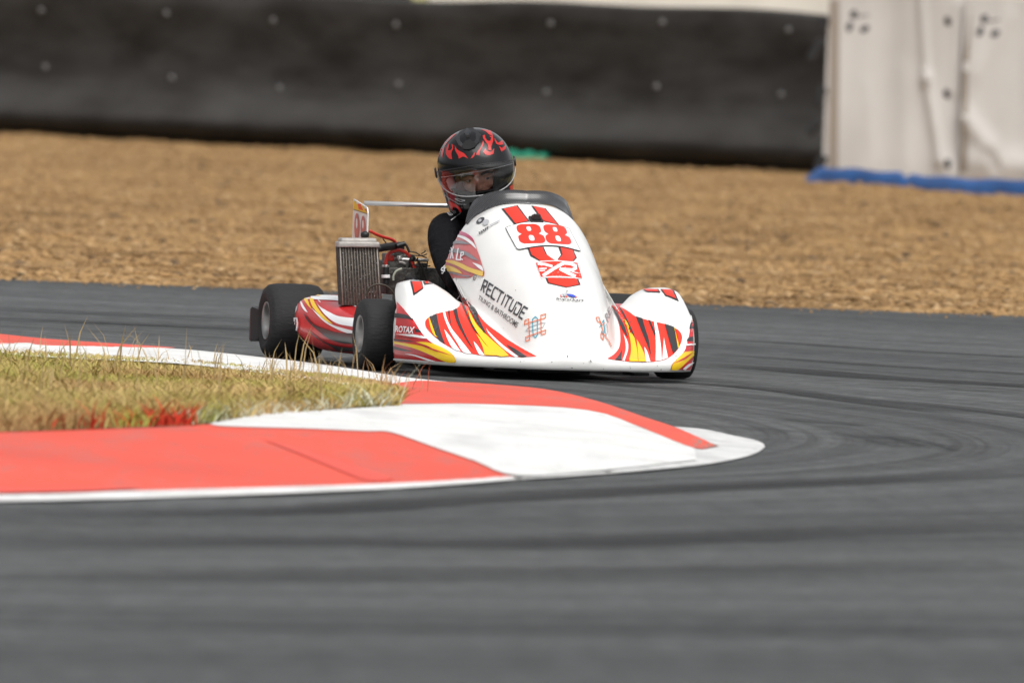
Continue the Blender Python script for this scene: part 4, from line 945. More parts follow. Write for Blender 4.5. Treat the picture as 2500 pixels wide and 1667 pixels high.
# ---- wheels
def wheel(y, x, Rt, Wt, rr_, steer=0.0):
    s = 1 if y > 0 else -1
    root = bpy.data.objects.new("wheel", None); COL.objects.link(root); root.parent = kart; root.empty_display_size = .1
    root.location = (x, y, Rt); root.rotation_euler = (0, 0, steer)
    h = Wt / 2; bm = bmesh.new()
    prof = [(-h * .80, rr_), (-h * .93, rr_ + .010), (-h, rr_ + .028), (-h * 1.02, (rr_ + Rt) / 2), (-h * 1.0, Rt - .032), (-h * .95, Rt - .016), (-h * .84, Rt - .006), (-h * .6, Rt - .0012), (0, Rt), (h * .6, Rt - .0012), (h * .84, Rt - .006), (h * .95, Rt - .016), (h * 1.0, Rt - .032), (h * 1.02, (rr_ + Rt) / 2), (h, rr_ + .028), (h * .93, rr_ + .010), (h * .80, rr_)]
    lathe(bm, prof, 72); from_bm("tyre", bm, tyre_rubber, root)
    bm = bmesh.new(); o_ = h * s
    prof = [(o_ * .80, rr_ + .0015), (o_ * .90, rr_ + .007), (o_ * .94, rr_ + .007), (o_ * .95, rr_ + .003), (o_ * .90, rr_ - .001), (o_ * .80, rr_ - .006), (o_ * .3, rr_ - .010), (-o_ * .05, rr_ - .016), (-o_ * .12, rr_ - .03), (-o_ * .12, .026), (o_ * .12, .024), (o_ * .14, .002)]
    lathe(bm, prof, 48); lathe(bm, [(-o_ * .94, rr_ + .006), (-o_ * .80, rr_ - .004), (-o_ * .2, rr_ - .010)], 48); from_bm("rim", bm, rim_metal, root)
    bm = bmesh.new(); lathe(bm, [(o_ * .13, .016), (o_ * .34, .015), (o_ * .36, .009), (o_ * .36, .001)], 6); from_bm("axle_nut", bm, dark_iron, root, smooth=False)
    for k in range(3):
        bm = bmesh.new(); t = R(120 * k + 20); lathe(bm, [(-o_ * .10, .006), (o_ * .0, .006), (o_ * .0, .0005)], 8, center=(.038 * math.cos(t), 0, .038 * math.sin(t))); from_bm("stud", bm, dark_iron, root, smooth=False)
    return root
wheel(-.559, 0, .130, .134, .062, R(-1)); wheel(.559, 0, .130, .134, .062, R(-1))
wheel(-.625, -1.07, .140, .214, .064); wheel(.625, -1.07, .140, .214, .064)
bm = bmesh.new(); tube(bm, [(-1.07, -.55, .14), (-1.07, .55, .14)], .025, 16); from_bm("rear_axle", bm, chrome, kart)
bm = bmesh.new(); tube(bm, [(0, -.5, .13), (0, -.3, .12), (0, .3, .12), (0, .5, .13)], .014, 12); from_bm("front_axle", bm, dark_iron, kart)

# ---- side pods
def side_pod(s):
    V, F = [], []; NSX, NSC = 44, 40
    for i in range(NSX + 1):
        u = i / NSX; x = -.20 - .66 * u
        yo = interp(u, [(0, .555), (.3, .60), (.7, .665), (.86, .682), (.94, .672), (.98, .645), (1, .60)])
        yi = interp(u, [(0, .36), (.8, .36), (.92, .39), (1, .50)])
        zt = interp(u, [(0, .175), (.25, .20), (.6, .228), (.85, .25), (.94, .245), (.98, .215), (1, .165)])
        zb = interp(u, [(0, .04), (.7, .042), (.86, .06), (.94, .085), (1, .135)])
        cy, cz, ry, rz = (yo + yi) / 2, (zt + zb) / 2, (yo - yi) / 2, (zt - zb) / 2
        for k in range(NSC):
            t = 2 * math.pi * k / NSC; co, si = math.cos(t), math.sin(t)
            ex = 2 / 3.2 if si > 0 else 2 / 2.4
            V.append((x, s * (cy + ry * math.copysign(abs(co) ** .66, co)), cz + rz * math.copysign(abs(si) ** ex, si)))
    for i in range(NSX):
        for k in range(NSC): A = i * NSC + k; B = i * NSC + (k + 1) % NSC; F.append((A, B, B + NSC, A + NSC))
    F.append(tuple(range(NSC))); F.append(tuple(range(NSX * NSC + NSC - 1, NSX * NSC - 1, -1)))
    o = pyobj("side_pod", V, F, sidered_ink, kart)
    bm = bmesh.new(); bm.from_mesh(o.data); bmesh.ops.recalc_face_normals(bm, faces=bm.faces); bm.to_mesh(o.data); bm.free()
    return o, BVHTree.FromPolygons([KM @ Vector(v) for v in V], F)
pod, podB = side_pod(-1); side_pod(1)
c = C5
paint("pod_graphic", pod, podB, KI, [
    ([SP(c, (765, 378), (800, 345), (880, 335), (1000, 355), (1340, 372), (1580, 440), (1580, 530), (1340, 445), (1050, 425), (860, 410)),
      SP(c, (985, 415), (1060, 520), (1200, 600), (1330, 660), (1560, 690), (1560, 810), (1340, 770), (1200, 690), (1090, 580)),
      SP(c, (775, 405), (830, 500), (895, 605), (850, 580), (800, 510)),
      SP(c, (950, 545), (1080, 660), (1250, 780), (1560, 870), (1560, 915), (1480, 905), (1330, 850), (1150, 750), (1030, 640)),
      SP(c, (1030, 425), (1060, 440), (1080, 470), (1050, 450)), SP(c, (735, 500), (760, 460), (740, 560), (715, 610))], white_ink),
    ([SP(c, (820, 402), (890, 420), (920, 500), (960, 570), (900, 510)), SP(c, (915, 408), (960, 405), (1010, 500), (1090, 610), (1190, 710), (1265, 775), (1150, 720), (1040, 620), (960, 520)), SP(c, (850, 350), (960, 345), (1100, 372), (960, 370)), SP(c, (670, 545), (700, 600), (715, 650), (690, 610))], yellow_ink),
    ([SP(c, (838, 600), (880, 660), (980, 770), (1150, 840), (1330, 890), (1560, 905), (1560, 1050), (1400, 1040), (1220, 985), (1080, 890), (950, 780), (880, 700)),
      SP(c, (870, 830), (980, 910), (1120, 1010), (1330, 1080), (1560, 1100), (1560, 1150), (1330, 1140), (1230, 1080), (1080, 1000), (960, 910)),
      SP(c, (780, 920), (860, 1010), (950, 1100), (840, 1070), (770, 1010))], black_ink),
    ([P(c, (1340, 372), (1580, 440), (1580, 480), (1330, 425))], red_ink),
    (stroke(P(c, (712, 880), (720, 690), (752, 690), (762, 760), (748, 850), (722, 860)), 3.6) + stroke(P(c, (735, 870), (775, 985)), 3) + stroke(P(c, (690, 790), (705, 950)), 3) + stroke(P(c, (672, 670), (690, 760)), 3), white_ink)])

# ---- radiator
tl, tr, bl, br = kp(826, 600, -.5), kp(925, 601, -.5), kp(833, 745, -.5), kp(934, 745, -.5)
ux = (tr - tl); upv = (tl - bl)
def rp(u, v, d=0): return bl + (br - bl) * u * (1 - v) + (tr - tl) * u * v + upv * v + Vector((-d, 0, 0))
core_m = mat("radiator_core", (0.045, 0.038, 0.030), 0.7, metal=0.1, var=0.6, vscale=120, bump=0.6, bscale=300)
bm = bmesh.new(); q8 = [bm.verts.new(rp(u, v, d)) for d in (0.004, .045) for (u, v) in ((0, 0), (1, 0), (1, 1), (0, 1))]
for f in ((0, 1, 2, 3), (7, 6, 5, 4), (0, 4, 5, 1), (1, 5, 6, 2), (2, 6, 7, 3), (3, 7, 4, 0)): bm.faces.new([q8[i] for i in f])
rad = from_bm("radiator", bm, core_m, kart, smooth=False)
bm = bmesh.new()
for k in range(14):
    u = (k + .5) / 14 * .98 + .01; tube(bm, [rp(u, 0, .003), rp(u, 1, .003)], .0010 if 0 < k < 13 else .0028, 6)
from_bm("tubes", bm, mat("radiator_tube", (0.30, 0.275, 0.245), 0.6, metal=.3, var=.2, vscale=60), rad)
bm = bmesh.new(); mid = rp(.5, 1, .022)
rtl, rtr = kp(826, 603, -.5), kp(925, 604, -.5); w_ = (rtr - rtl).length
box(bm, mid + Vector((0, 0, .005)), (.062, w_ * 1.02, .020), None, .005); box(bm, mid + Vector((0, 0, .016)), (.052, w_ * .90, .026), None, .009)
bmesh.ops.rotate(bm, cent=mid, matrix=Matrix.Rotation(math.atan2((rtr - rtl).z, w_), 3, 'X'), verts=bm.verts)
from_bm("tank", bm, mat("cast_tank", (0.36, 0.34, 0.32), 0.55, metal=.3, var=.12, vscale=40, bump=.15, bscale=120), rad)
cp = kp(*C4(532, 235), -.52); bm = bmesh.new()
lathe(bm, [(0, .0135), (.003, .014), (.003, .0155), (.016, .0155), (.019, .012), (.0235, .006), (.0235, .0003)], 20, 'z', cp); from_bm("filler_cap", bm, black_plastic, rad)
sp_b = []
rB = BVHTree.FromPolygons([KM @ rp(u, v, .0008) for (u, v) in ((0, 0), (1, 0), (1, 1), (0, 1))], [(0, 1, 2, 3)])
for k in range(70):
    x_, y_ = random.uniform(832, 925), 745 - 140 * random.random() ** .8; s_ = random.uniform(.35, .9); sp_b.append([(x_ - s_, y_), (x_, y_ - s_), (x_ + s_ * 1.6, y_ + s_ * .3), (x_, y_ + s_)])
paint("fin_chips", rad, rB, KI, [(sp_b, lightgrey_ink)], off=.0016)
# coolant and fuel hoses
def hose(name, cf, pts, depth, rad_, m, seg=10):
    n_ = len(pts); dd = depth if isinstance(depth, (list, tuple)) else [depth] * n_
    bm = bmesh.new(); tube(bm, catmull([kp(*cf(*p), d_) for p, d_ in zip(pts, dd)], 8), rad_, seg); return from_bm(name, bm, m, kart)
hose("breather_hose", C4, [(600, 140), (700, 190), (800, 228), (890, 252), (955, 285), (985, 335)], [-.52, -.54, -.57, -.6, -.62, -.63], .0058, red_rubber)
hose("fuel_hose", C4, [(835, 640), (838, 560), (870, 475), (950, 425), (1050, 418), (1135, 460), (1190, 530), (1235, 640), (1270, 770)], -.62, .0065, red_rubber)
hose("coolant_hose", C4, [(715, 392), (800, 378), (900, 362), (1000, 352), (1040, 350)], [-.53, -.56, -.6, -.64, -.66], .0145, black_plastic)
hose("ignition_lead", C4, [(1100, 318), (1140, 370), (1170, 450)], -.6, .0045, cable_m)
hose("spark_plug_cap", C4, [(990, 355), (1050, 335), (1105, 322)], -.6, .0095, black_plastic)
hose("lower_hose", C4, [(832, 660), (830, 740), (832, 830), (830, 900)], -.58, .0135, black_plastic)
hose("hose_clamp", C4, [(836, 628), (834, 655)], -.58, .0145, chrome)
hose("hose_sleeve", C4, [(831, 768), (831, 812)], -.575, .0165, white_ink)
hose("vent_tube", C4, [(940, 850), (945, 780), (985, 715), (1065, 680)], -.57, .004, mat("pale_tube", (.35, .37, .3), .5))
hose("cross_bar", C4, [(1050, 550), (1440, 562)], -.66, .0066, chrome)
for pts in (((1170, 435), (1260, 450), (1330, 490), (1420, 525)), ((1180, 480), (1280, 495), (1370, 490), (1420, 470)), ((1290, 520), (1310, 600), (1380, 640), (1470, 640)), ((1430, 580), (1420, 660), (1380, 740)), ((1270, 540), (1330, 620), (1380, 720), (1410, 840)), ((1500, 690), (1440, 735), (1370, 745)), ((1220, 620), (1310, 660), (1340, 720), (1335, 830)), ((790, 250), (850, 330)), ((1340, 470), (1390, 440), (1400, 420))):
    hose("cable", C4, list(pts), -.6, .0022 if pts[0][0] != 1270 else .0045, cable_m, 8)
hose("brake_line", C4, [(548, 1060), (590, 970), (660, 918), (740, 905), (830, 925), (910, 985), (955, 1050)], -.18, .0035, mat("brown_cable", (.03, .022, .012), .5))
# engine block with its fittings
eng = None
bm = bmesh.new()
def eb(cx, cy, d, sx_, sy_, sz_, bev=.006, rot=None): box(bm, kp(*C4(cx, cy), d), (sx_, sy_, sz_), rot, bev)
eb(1000, 640, -.74, .14, .09, .09); eb(960, 760, -.72, .16, .10, .10); eb(1150, 700, -.70, .14, .055, .05); eb(1010, 480, -.74, .05, .038, .075, .008); eb(1120, 850, -.72, .22, .20, .10); eb(905, 600, -.72, .05, .03, .04, .004); eb(1340, 790, -.70, .05, .03, .10, .004); eb(1390, 850, -.74, .1, .05, .06, .006)
for k in range(5): eb(960, 700 + 26 * k, -.71, .17, .115, .004, .001)
eng = from_bm("engine", bm, dark_iron, kart)
bm = bmesh.new(); cc = kp(*C4(1195, 850), -.6); bmesh.ops.create_uvsphere(bm, u_segments=28, v_segments=14, radius=1)
bmesh.ops.transform(bm, matrix=Matrix.Translation(cc) @ Matrix.Diagonal((.05, .025, .018, 1)), verts=bm.verts); from_bm("airbox", bm, mat("airbox_plastic", (.02, .02, .022), .3, coat=.2), eng)
bm = bmesh.new(); cc = kp(*C4(1020, 545), -.68); lathe(bm, [(-.03, .012), (-.01, .012), (-.01, .017), (.01, .017), (.01, .01), (.03, .01)], 18, 'y', cc); from_bm("carburettor", bm, dull_metal, eng)
bm = bmesh.new(); cc = kp(*C4(1110, 610), -.64); tube(bm, catmull([kp(*C4(*p), -.64) for p in ((1020, 590), (1080, 600), (1160, 650), (1200, 690))], 5), .007, 8); from_bm("throttle_arm", bm, dull_metal, eng)
bm = bmesh.new(); tube(bm, [kp(*C4(1165, 660), -.63), kp(*C4(1178, 570), -.63)], .0035, 8); tube(bm, [kp(*C4(1178, 570), -.63), kp(*C4(1225, 525), -.61)], [.006, .012], 10); from_bm("hose_bracket", bm, black_plastic, eng)
bm = bmesh.new(); box(bm, kp(*C4(885, 530), -.66), (.03, .03, .022), None, .004); from_bm("valve_cover", bm, red_rubber, eng)
for (x_, y_) in ((1240, 700), (1345, 690), (900, 700), (1000, 850)):
    bm = bmesh.new(); tube(bm, [kp(*C4(x_, y_), -.64), kp(*C4(x_ + 8, y_ + 70), -.64)], .005, 8); from_bm("stud", bm, dull_metal, eng)
# exhaust silencer behind
bm = bmesh.new(); tube(bm, [(-1.02, -.25, .24), (-1.0, .1, .24), (-1.0, .3, .24)], .05, 20); from_bm("silencer", bm, dark_iron, kart)

# ---- rear number plates and the bar between them
plA = [kp(*p, -1.1) for p in ((864, 487), (898, 499), (900, 580), (864, 590))]
def endplate(s):
    y0 = plA[0].y; y1 = plA[1].y
    z_t, z_b = plA[0].z, plA[3].z - .12
    pr = [(-1.185, z_b), (-1.185, z_t), (-1.13, z_t - .006), (-.965, z_t - .026), (-.95, z_t - .045), (-.95, z_b)]
    bm = bmesh.new(); Y_ = YP if s < 0 else -YP - .02
    a_ = [bm.verts.new((x_, Y_ - .002, z_)) for x_, z_ in pr]; b_ = [bm.verts.new((x_, Y_ + .002, z_)) for x_, z_ in pr]
    bm.faces.new(a_); bm.faces.new(b_[::-1])
    for i in range(len(pr)): bm.faces.new((a_[i], b_[i], b_[(i + 1) % len(pr)], a_[(i + 1) % len(pr)]))
    return from_bm("rear_number_plate", bm, white_ink, kart, smooth=False), BVHTree.FromPolygons([KM @ Vector((x_, Y_ - .0021, z_)) for x_, z_ in pr], [tuple(range(len(pr)))])
YP = kp(864, 500, -1.185).y
ep, epB = endplate(-1); endplate(1)
cE = crop(600, 280, 4.704)
paint("plate_graphic", ep, epB, KI, [
    ([P(cE, (1240, 960), (1250, 962), (1398, 1025), (1392, 1135), (1240, 1090))], yellow_ink), ([P(cE, (1275, 985), (1395, 1030), (1390, 1110), (1300, 1090), (1290, 1040))], red_ink), ([P(cE, (1310, 1000), (1330, 1010), (1388, 1120), (1360, 1112))], yellow_ink), (stroke(P(cE, (1240, 1088), (1395, 1140)), 1.5), black_ink),
    ([ell(cE, 1280, 1290, 29, 160), ell(cE, 1352, 1300, 27, 140)], sheen_red), ([ell(cE, 1280, 1250, 9, 60), ell(cE, 1352, 1260, 9, 50)], white_ink)], off=.0008, step=.0003, cell=6)
bm = bmesh.new(); b0 = kp(890, 496, -1.06); tube(bm, [b0, Vector((b0.x, -b0.y - .02, b0.z))], .0085, 14); from_bm("wing_bar", bm, chrome, kart)
for y_ in (YP, -YP - .02):
    bm = bmesh.new(); tube(bm, [(-1.08, y_ + .012, .14), (-1.08, y_ + .012, plA[0].z - .1)], .01, 10); from_bm("plate_strut", bm, chrome, kart)
# rear bumper
bm = bmesh.new(); bl_ = kp(612, 750, -1.24)
prt = [(-1.215, -.742), (-1.25, -.735), (-1.275, -.70), (-1.29, -.5), (-1.29, .5), (-1.275, .70), (-1.25, .735), (-1.215, .742)]
P3 = catmull([(x_, y_, 0) for x_, y_ in prt], 5); pv_ = []
for p in P3:
    pv_.append([bm.verts.new((p.x + dx_, p.y * (1 + dy_), z_)) for dx_, dy_, z_ in ((0, .012, .065), (0, .012, .178), (.01, .008, .186), (.03, -.02, .178), (.03, -.02, .065), (.01, .008, .057))])
for a_, b_ in zip(pv_, pv_[1:]):
    for k in range(6): bm.faces.new((a_[k], a_[(k + 1) % 6], b_[(k + 1) % 6], b_[k]))
bm.faces.new(pv_[0]); bm.faces.new(pv_[-1][::-1]); from_bm("rear_bumper", bm, black_plastic, kart, smooth=False)

# ---- chassis, floor, seat, steering
bm = bmesh.new(); box(bm, (-.28, 0, .042), (1.5, .56, .006), None, .002); from_bm("floor_tray", bm, carbon_m, kart, smooth=False)
bm = bmesh.new()
for s in (-1, 1):
    tube(bm, catmull([(.55, s * .12, .06), (.3, s * .28, .06), (-.3, s * .30, .06), (-.8, s * .33, .08), (-1.15, s * .33, .12)], 6), .015, 10)
    tube(bm, catmull([(.0, s * .42, .1), (-.15, s * .46, .07), (-.7, s * .46, .07), (-.95, s * .4, .09)], 6), .011, 10)
tube(bm, [(.0, -.45, .1), (.0, .45, .1)], .015, 10); tube(bm, [(-.85, -.35, .08), (-.85, .35, .08)], .014, 10); tube(bm, catmull([(.62, -.3, .055), (.66, 0, .055), (.62, .3, .055)], 6), .012, 10)
from_bm("chassis_frame", bm, dark_iron, kart)
for y0_, y1_ in ((-.26, -.17), (-.12, .10), (.26, .32)):
    bm = bmesh.new(); box(bm, (.5, (y0_ + y1_) / 2, .030), (.16, y1_ - y0_, .012), None, .004); from_bm("skid_block", bm, black_plastic, kart)
V, F = [], []
for i in range(25):
    u = i / 24; x = interp(u, [(0, -.38), (.35, -.6), (.6, -.78), (1, -.93)]); z = interp(u, [(0, .10), (.35, .065), (.6, .13), (1, .44)]); hw = interp(u, [(0, .15), (.4, .19), (.7, .15), (1, .11)]); lip = interp(u, [(0, .03), (.4, .12), (.75, .1), (1, .03)])
    for j in range(17):
        t = -1 + 2 * j / 16; e = max(0, abs(t) - .55) / .45
        V.append((x + lip * .8 * e * e * (1 if u > .5 else .2), t * hw, z + lip * e * e * (1 if u < .6 else .2)))
for i in range(24):
    for j in range(16): A = i * 17 + j; F.append((A, A + 1, A + 18, A + 17))
st = pyobj("seat", V, F, carbon_m, kart); so = st.modifiers.new("thickness", 'SOLIDIFY'); so.thickness = .006
SWC = Vector((-.12, 0, .39)); SWN = Vector((-.80, 0, .6)).normalized()
su = Vector((0, 1, 0)); sv = SWN.cross(su)
bm = bmesh.new(); tube(bm, [SWC + (su * math.cos(t) + sv * math.sin(t)) * .15 for t in [2 * math.pi * k / 40 for k in range(41)]], .014, 10)
for k in range(3):
    t = R(90 + 120 * k); tube(bm, [SWC, SWC + (su * math.cos(t) + sv * math.sin(t)) * .15], .008, 8)
tube(bm, [SWC, SWC - SWN * .3], .010, 8); from_bm("steering_wheel", bm, black_plastic, kart)

# =================================================================== THE DRIVER
suit = bpy.data.materials.new("black_race_suit_and_face"); suit.use_nodes = True
n, l = suit.node_tree.nodes, suit.node_tree.links; b = n["Principled BSDF"]
HC = kp(1161, 412, -.62)                     # centre of the helmet
hp, hr, hy = R(7), R(10.5), R(3)
fw = Vector((0, -1, 0)); lf = Vector((1, 0, 0)); uu = Vector((0, 0, 1))
Mh = Matrix((fw, lf, uu)).transposed()
Mh = Matrix.Rotation(hr, 3, Vector((0, -1, 0))) @ Matrix.Rotation(hy, 3, 'Z') @ Mh @ Matrix.Rotation(hp, 3, 'Y')
HW = Matrix.Translation(KM @ HC) @ Mh.to_4x4()          # head space -> world
person = None
# skeleton in kart space
J = {'pelvis': ((-.62, 0, .17), .13, .12), 'waist': ((-.70, 0, .30), .135, .105), 'chest': ((-.69, -.01, .43), .15, .115), 'upper': ((-.675, -.02, .515), .105, .08), 'neck': ((-.65, -.05, .585), .058, .058), 'skull': (tuple(HC + Vector((-.005, 0, -.03))), .072, .085), 'crown': (tuple(HC + Vector((-.01, .0, .05))), .068, .075),
     'shR': (tuple(kp(1082, 553, -.62)), .066, .062), 'upR': (tuple(kp(1077, 592, -.50)), .055, .055), 'elR': (tuple(kp(1086, 640, -.36)), .047, .047), 'foR': (tuple(kp(1106, 676, -.24)), .045, .045), 'wrR': (tuple(kp(1120, 698, -.14)), .032, .032),
     'shL': ((-.62, .17, .535), .066, .062), 'upL': ((-.5, .225, .46), .055, .055), 'elL': ((-.38, .235, .37), .047, .047), 'foL': ((-.24, .20, .37), .043, .043), 'wrL': ((-.14, .165, .39), .032, .032),
     'hipR': ((-.56, -.10, .16), .095, .095), 'knR': ((-.10, -.17, .31), .062, .062), 'anR': ((.30, -.13, .14), .042, .042), 'toR': ((.38, -.13, .20), .035, .035),
     'hipL': ((-.56, .10, .16), .095, .095), 'knL': ((-.10, .17, .31), .062, .062), 'anL': ((.30, .13, .14), .042, .042), 'toL': ((.38, .13, .20), .035, .035)}
Ed = [('pelvis', 'waist'), ('waist', 'chest'), ('chest', 'upper'), ('upper', 'neck'), ('neck', 'skull'), ('skull', 'crown'), ('upper', 'shR'), ('shR', 'upR'), ('upR', 'elR'), ('elR', 'foR'), ('foR', 'wrR'), ('upper', 'shL'), ('shL', 'upL'), ('upL', 'elL'), ('elL', 'foL'), ('foL', 'wrL'), ('pelvis', 'hipR'), ('hipR', 'knR'), ('knR', 'anR'), ('anR', 'toR'), ('pelvis', 'hipL'), ('hipL', 'knL'), ('knL', 'anL'), ('anL', 'toL')]
def skinned(name, J, Ed, root_key, m, M, levels=2, voxel=0, extra=None):
    names = list(J); me = bpy.data.meshes.new(name); me.from_pydata([J[k][0] for k in names], [(names.index(a), names.index(b_)) for a, b_ in Ed], [])
    o = bpy.data.objects.new(name, me); COL.objects.link(o); o.matrix_world = M
    o.modifiers.new("skin", 'SKIN'); sl = me.skin_vertices[0].data
    for i, k in enumerate(names): sl[i].radius = (J[k][1], J[k][2]); sl[i].use_root = (k == root_key)
    s_ = o.modifiers.new("smooth", 'SUBSURF'); s_.levels = s_.render_levels = levels
    dg = bpy.context.evaluated_depsgraph_get(); me2 = bpy.data.meshes.new_from_object(o.evaluated_get(dg)); bpy.data.objects.remove(o)
    return me2
def remesh(name, meshes, voxel, m, M, parent=None):
    bm = bmesh.new()
    for x in meshes: bm.from_mesh(x)
    me = bpy.data.meshes.new(name); bm.to_mesh(me); bm.free()
    o = bpy.data.objects.new(name, me); COL.objects.link(o); o.matrix_world = M
    r_ = o.modifiers.new("remesh", 'REMESH'); r_.mode = 'VOXEL'; r_.voxel_size = voxel
    s_ = o.modifiers.new("relax", 'SMOOTH'); s_.iterations = 5; s_.factor = .5
    dg = bpy.context.evaluated_depsgraph_get(); me2 = bpy.data.meshes.new_from_object(o.evaluated_get(dg)); bpy.data.objects.remove(o)
    me2.name = name; me2.materials.clear(); return link(name, me2, m, parent)
body_me = skinned("person", J, Ed, 'pelvis', None, KM)
# face: brow, nose, cheeks added to the head in head space (x forward, y to the person's left, z up)
K2H = (HW.inverted() @ KM); H2K = K2H.inverted()
bm = bmesh.new()
HDZ = -.030
def blob(p, s): 
    r_ = bmesh.ops.create_uvsphere(bm, u_segments=20, v_segments=12, radius=1)['verts']; bmesh.ops.transform(bm, matrix=H2K @ Matrix.Translation((p[0], p[1], p[2] + HDZ)) @ Matrix.Diagonal((*s, 1)), verts=r_)
blob((.0, 0, .0), (.092, .074, .098)); blob((.035, 0, -.055), (.058, .056, .05)); blob((.082, 0, -.012), (.020, .011, .030)); blob((.095, 0, -.030), (.015, .014, .012))
for s in (-1, 1):
    blob((.070, s * .036, .024), (.020, .030, .010)); blob((.068, s * .040, -.022), (.018, .024, .016)); blob((.0, s * .076, -.01), (.014, .006, .026))
blob((.074, 0, .045), (.020, .045, .022)); blob((.083, 0, -.062), (.012, .024, .007)); blob((.080, 0, -.074), (.012, .022, .007)); blob((.070, 0, -.098), (.022, .026, .018))
hm = bpy.data.meshes.new("head"); bm.to_mesh(hm); bm.free()
person = remesh("person", [body_me, hm], .0055, suit, KM); person.matrix_world = KM; bpy.context.view_layer.update()
tag(person, "driver in black race suit, flame painted helmet and dark red balaclava, arms on the wheel", "person")
PI_ = KI
# suit / balaclava / skin regions of the body surface, laid out in head coordinates
tc = n.new("ShaderNodeTexCoord"); 
def vm(op, a, bvec):
    x = n.new("ShaderNodeVectorMath"); x.operation = op
    if isinstance(a, (tuple, Vector)): x.inputs[0].default_value = a
    else: l.new(a, x.inputs[0])
    if isinstance(bvec, (tuple, Vector)): x.inputs[1].default_value = bvec
    else: l.new(bvec, x.inputs[1])
    return x
hc3 = K2H.to_3x3(); rows = [Vector(hc3[i]) for i in range(3)]
dlt = vm('SUBTRACT', tc.outputs['Object'], Vector(HC)).outputs[0]
hx, hy_, hz = [vm('DOT_PRODUCT', dlt, r_).outputs['Value'] for r_ in rows]
def m1(op, a, v):
    x = n.new("ShaderNodeMath"); x.operation = op
    for i_, q_ in enumerate((a, v)):
        if isinstance(q_, (int, float)): x.inputs[i_].default_value = q_
        else: l.new(q_, x.inputs[i_])
    return x.outputs[0]
# skin shows in an ellipse round the eyes and nose
el = m1('ADD', m1('POWER', m1('ABSOLUTE', m1('DIVIDE', hy_, .062), 0), 2.4), m1('POWER', m1('ABSOLUTE', m1('DIVIDE', m1('SUBTRACT', hz, -.026), .050), 0), 2.4))
isf = m1('MULTIPLY', m1('LESS_THAN', el, 1.0), m1('GREATER_THAN', hx, .02))
ish = m1('GREATER_THAN', hz, -.12)
def mixc(f, a, bcol):
    x = n.new("ShaderNodeMix"); x.data_type = 'RGBA'; l.new(f, x.inputs[0])
    for i_, q_ in ((6, a), (7, bcol)):
        if isinstance(q_, tuple): x.inputs[i_].default_value = (*q_, 1)
        else: l.new(q_, x.inputs[i_])
    return x.outputs[2]
cl = mixc(ish, (.0055, .0055, .007), (.16, .006, .010)); cl = mixc(isf, cl, (.44, .22, .15)); l.new(cl, b.inputs['Base Color']); b.inputs['Roughness'].default_value = .85; b.inputs['Specular IOR Level'].default_value = .12
t_ = n.new("ShaderNodeTexNoise"); t_.inputs['Scale'].default_value = 9; t_.inputs['Detail'].default_value = 4; t_.inputs['Distortion'].default_value = 1.2; l.new(tc.outputs['Object'], t_.inputs['Vector'])
bp = n.new("ShaderNodeBump"); bp.inputs['Strength'].default_value = .8; bp.inputs['Distance'].default_value = .035; l.new(t_.outputs['Fac'], bp.inputs['Height']); l.new(bp.outputs[0], b.inputs['Normal'])
def in_head(bm, name, m, parent=None, smooth=True):
    par = parent or person
    bmesh.ops.transform(bm, matrix=H2K if True else Matrix(), verts=bm.verts); return from_bm(name, bm, m, par, smooth)
eye_m = mat("eyeball", (.42, .38, .35), .25); iris_m = mat("iris", (.03, .02, .012), .2); brow_m = mat("eyebrow_hair", (.03, .018, .010), .9)
for s in (-1, 1):
    bm = bmesh.new(); r_ = bmesh.ops.create_uvsphere(bm, u_segments=20, v_segments=12, radius=.0115)['verts']; bmesh.ops.translate(bm, vec=(.0745, s * .033, .002 + HDZ), verts=r_); ey = in_head(bm, "eye", eye_m)
    bm = bmesh.new(); r_ = bmesh.ops.create_uvsphere(bm, u_segments=16, v_segments=10, radius=.0066)['verts']; bmesh.ops.translate(bm, vec=(.0806, s * .033 + .0015, .0005 + HDZ), verts=r_); in_head(bm, "iris", iris_m, ey)
    bm = bmesh.new(); tube(bm, catmull([(.090, s * .014, .017 + HDZ), (.092, s * .034, .024 + HDZ), (.080, s * .056, .019 + HDZ)], 5), [.0046] * 11, 8); in_head(bm, "eyebrow", brow_m)
    bm = bmesh.new(); tube(bm, catmull([(.082, s * .019, .0055 + HDZ), (.0875, s * .033, .0085 + HDZ), (.076, s * .049, .005 + HDZ)], 5), [.0042] * 11, 8); in_head(bm, "eyelid", mat("eyelid_skin", (.42, .21, .14), .7))
# helmet shell
def hel(a, z, g=0.0):
    if z >= 0: k_ = max(0.0, 1 - (z / .150) ** 2.25) ** .5
    else: k_ = 1 - .10 * (z / -.165) ** 1.6 - .05 * max(0, (z + .12) / -.045) ** 2 * (1 if z < -.12 else 0)
    co, si = math.cos(a), math.sin(a)
    A_ = .158 if co > 0 else .168; B_ = .1395
    if z < 0: A_ += (.012 * min(1, -z / .1)) if co > 0 else (-.03 * (z / -.165) ** 2)
    e = 2 / 2.25
    x = (A_ * k_ + g) * math.copysign(abs(co) ** e, co); y = (B_ * k_ * (1.0 if z > -.02 else 1 - .10 * ((z + .02) / -.145)) + g) * math.copysign(abs(si) ** e, si)
    return Vector((x, y, z + (g * .8 * (z / .15) if z > .05 else 0)))
AZ0, EYT, EYB = R(63), .020, -.068
def port_top(a): return EYT - .012 * (a / AZ0) ** 2
def port_bot(a): return EYB + .045 * abs(a / AZ0) ** 2.6
helmet_m = mat("helmet_black_gloss", (.004, .004, .005), .12, spec=.38)
NA, NZ = 144, 84; V, F = [], []
zsv = [-.168 + (.150 + .168) * (1 - (1 - k / NZ) ** 1.7) for k in range(NZ)] + [.1499]
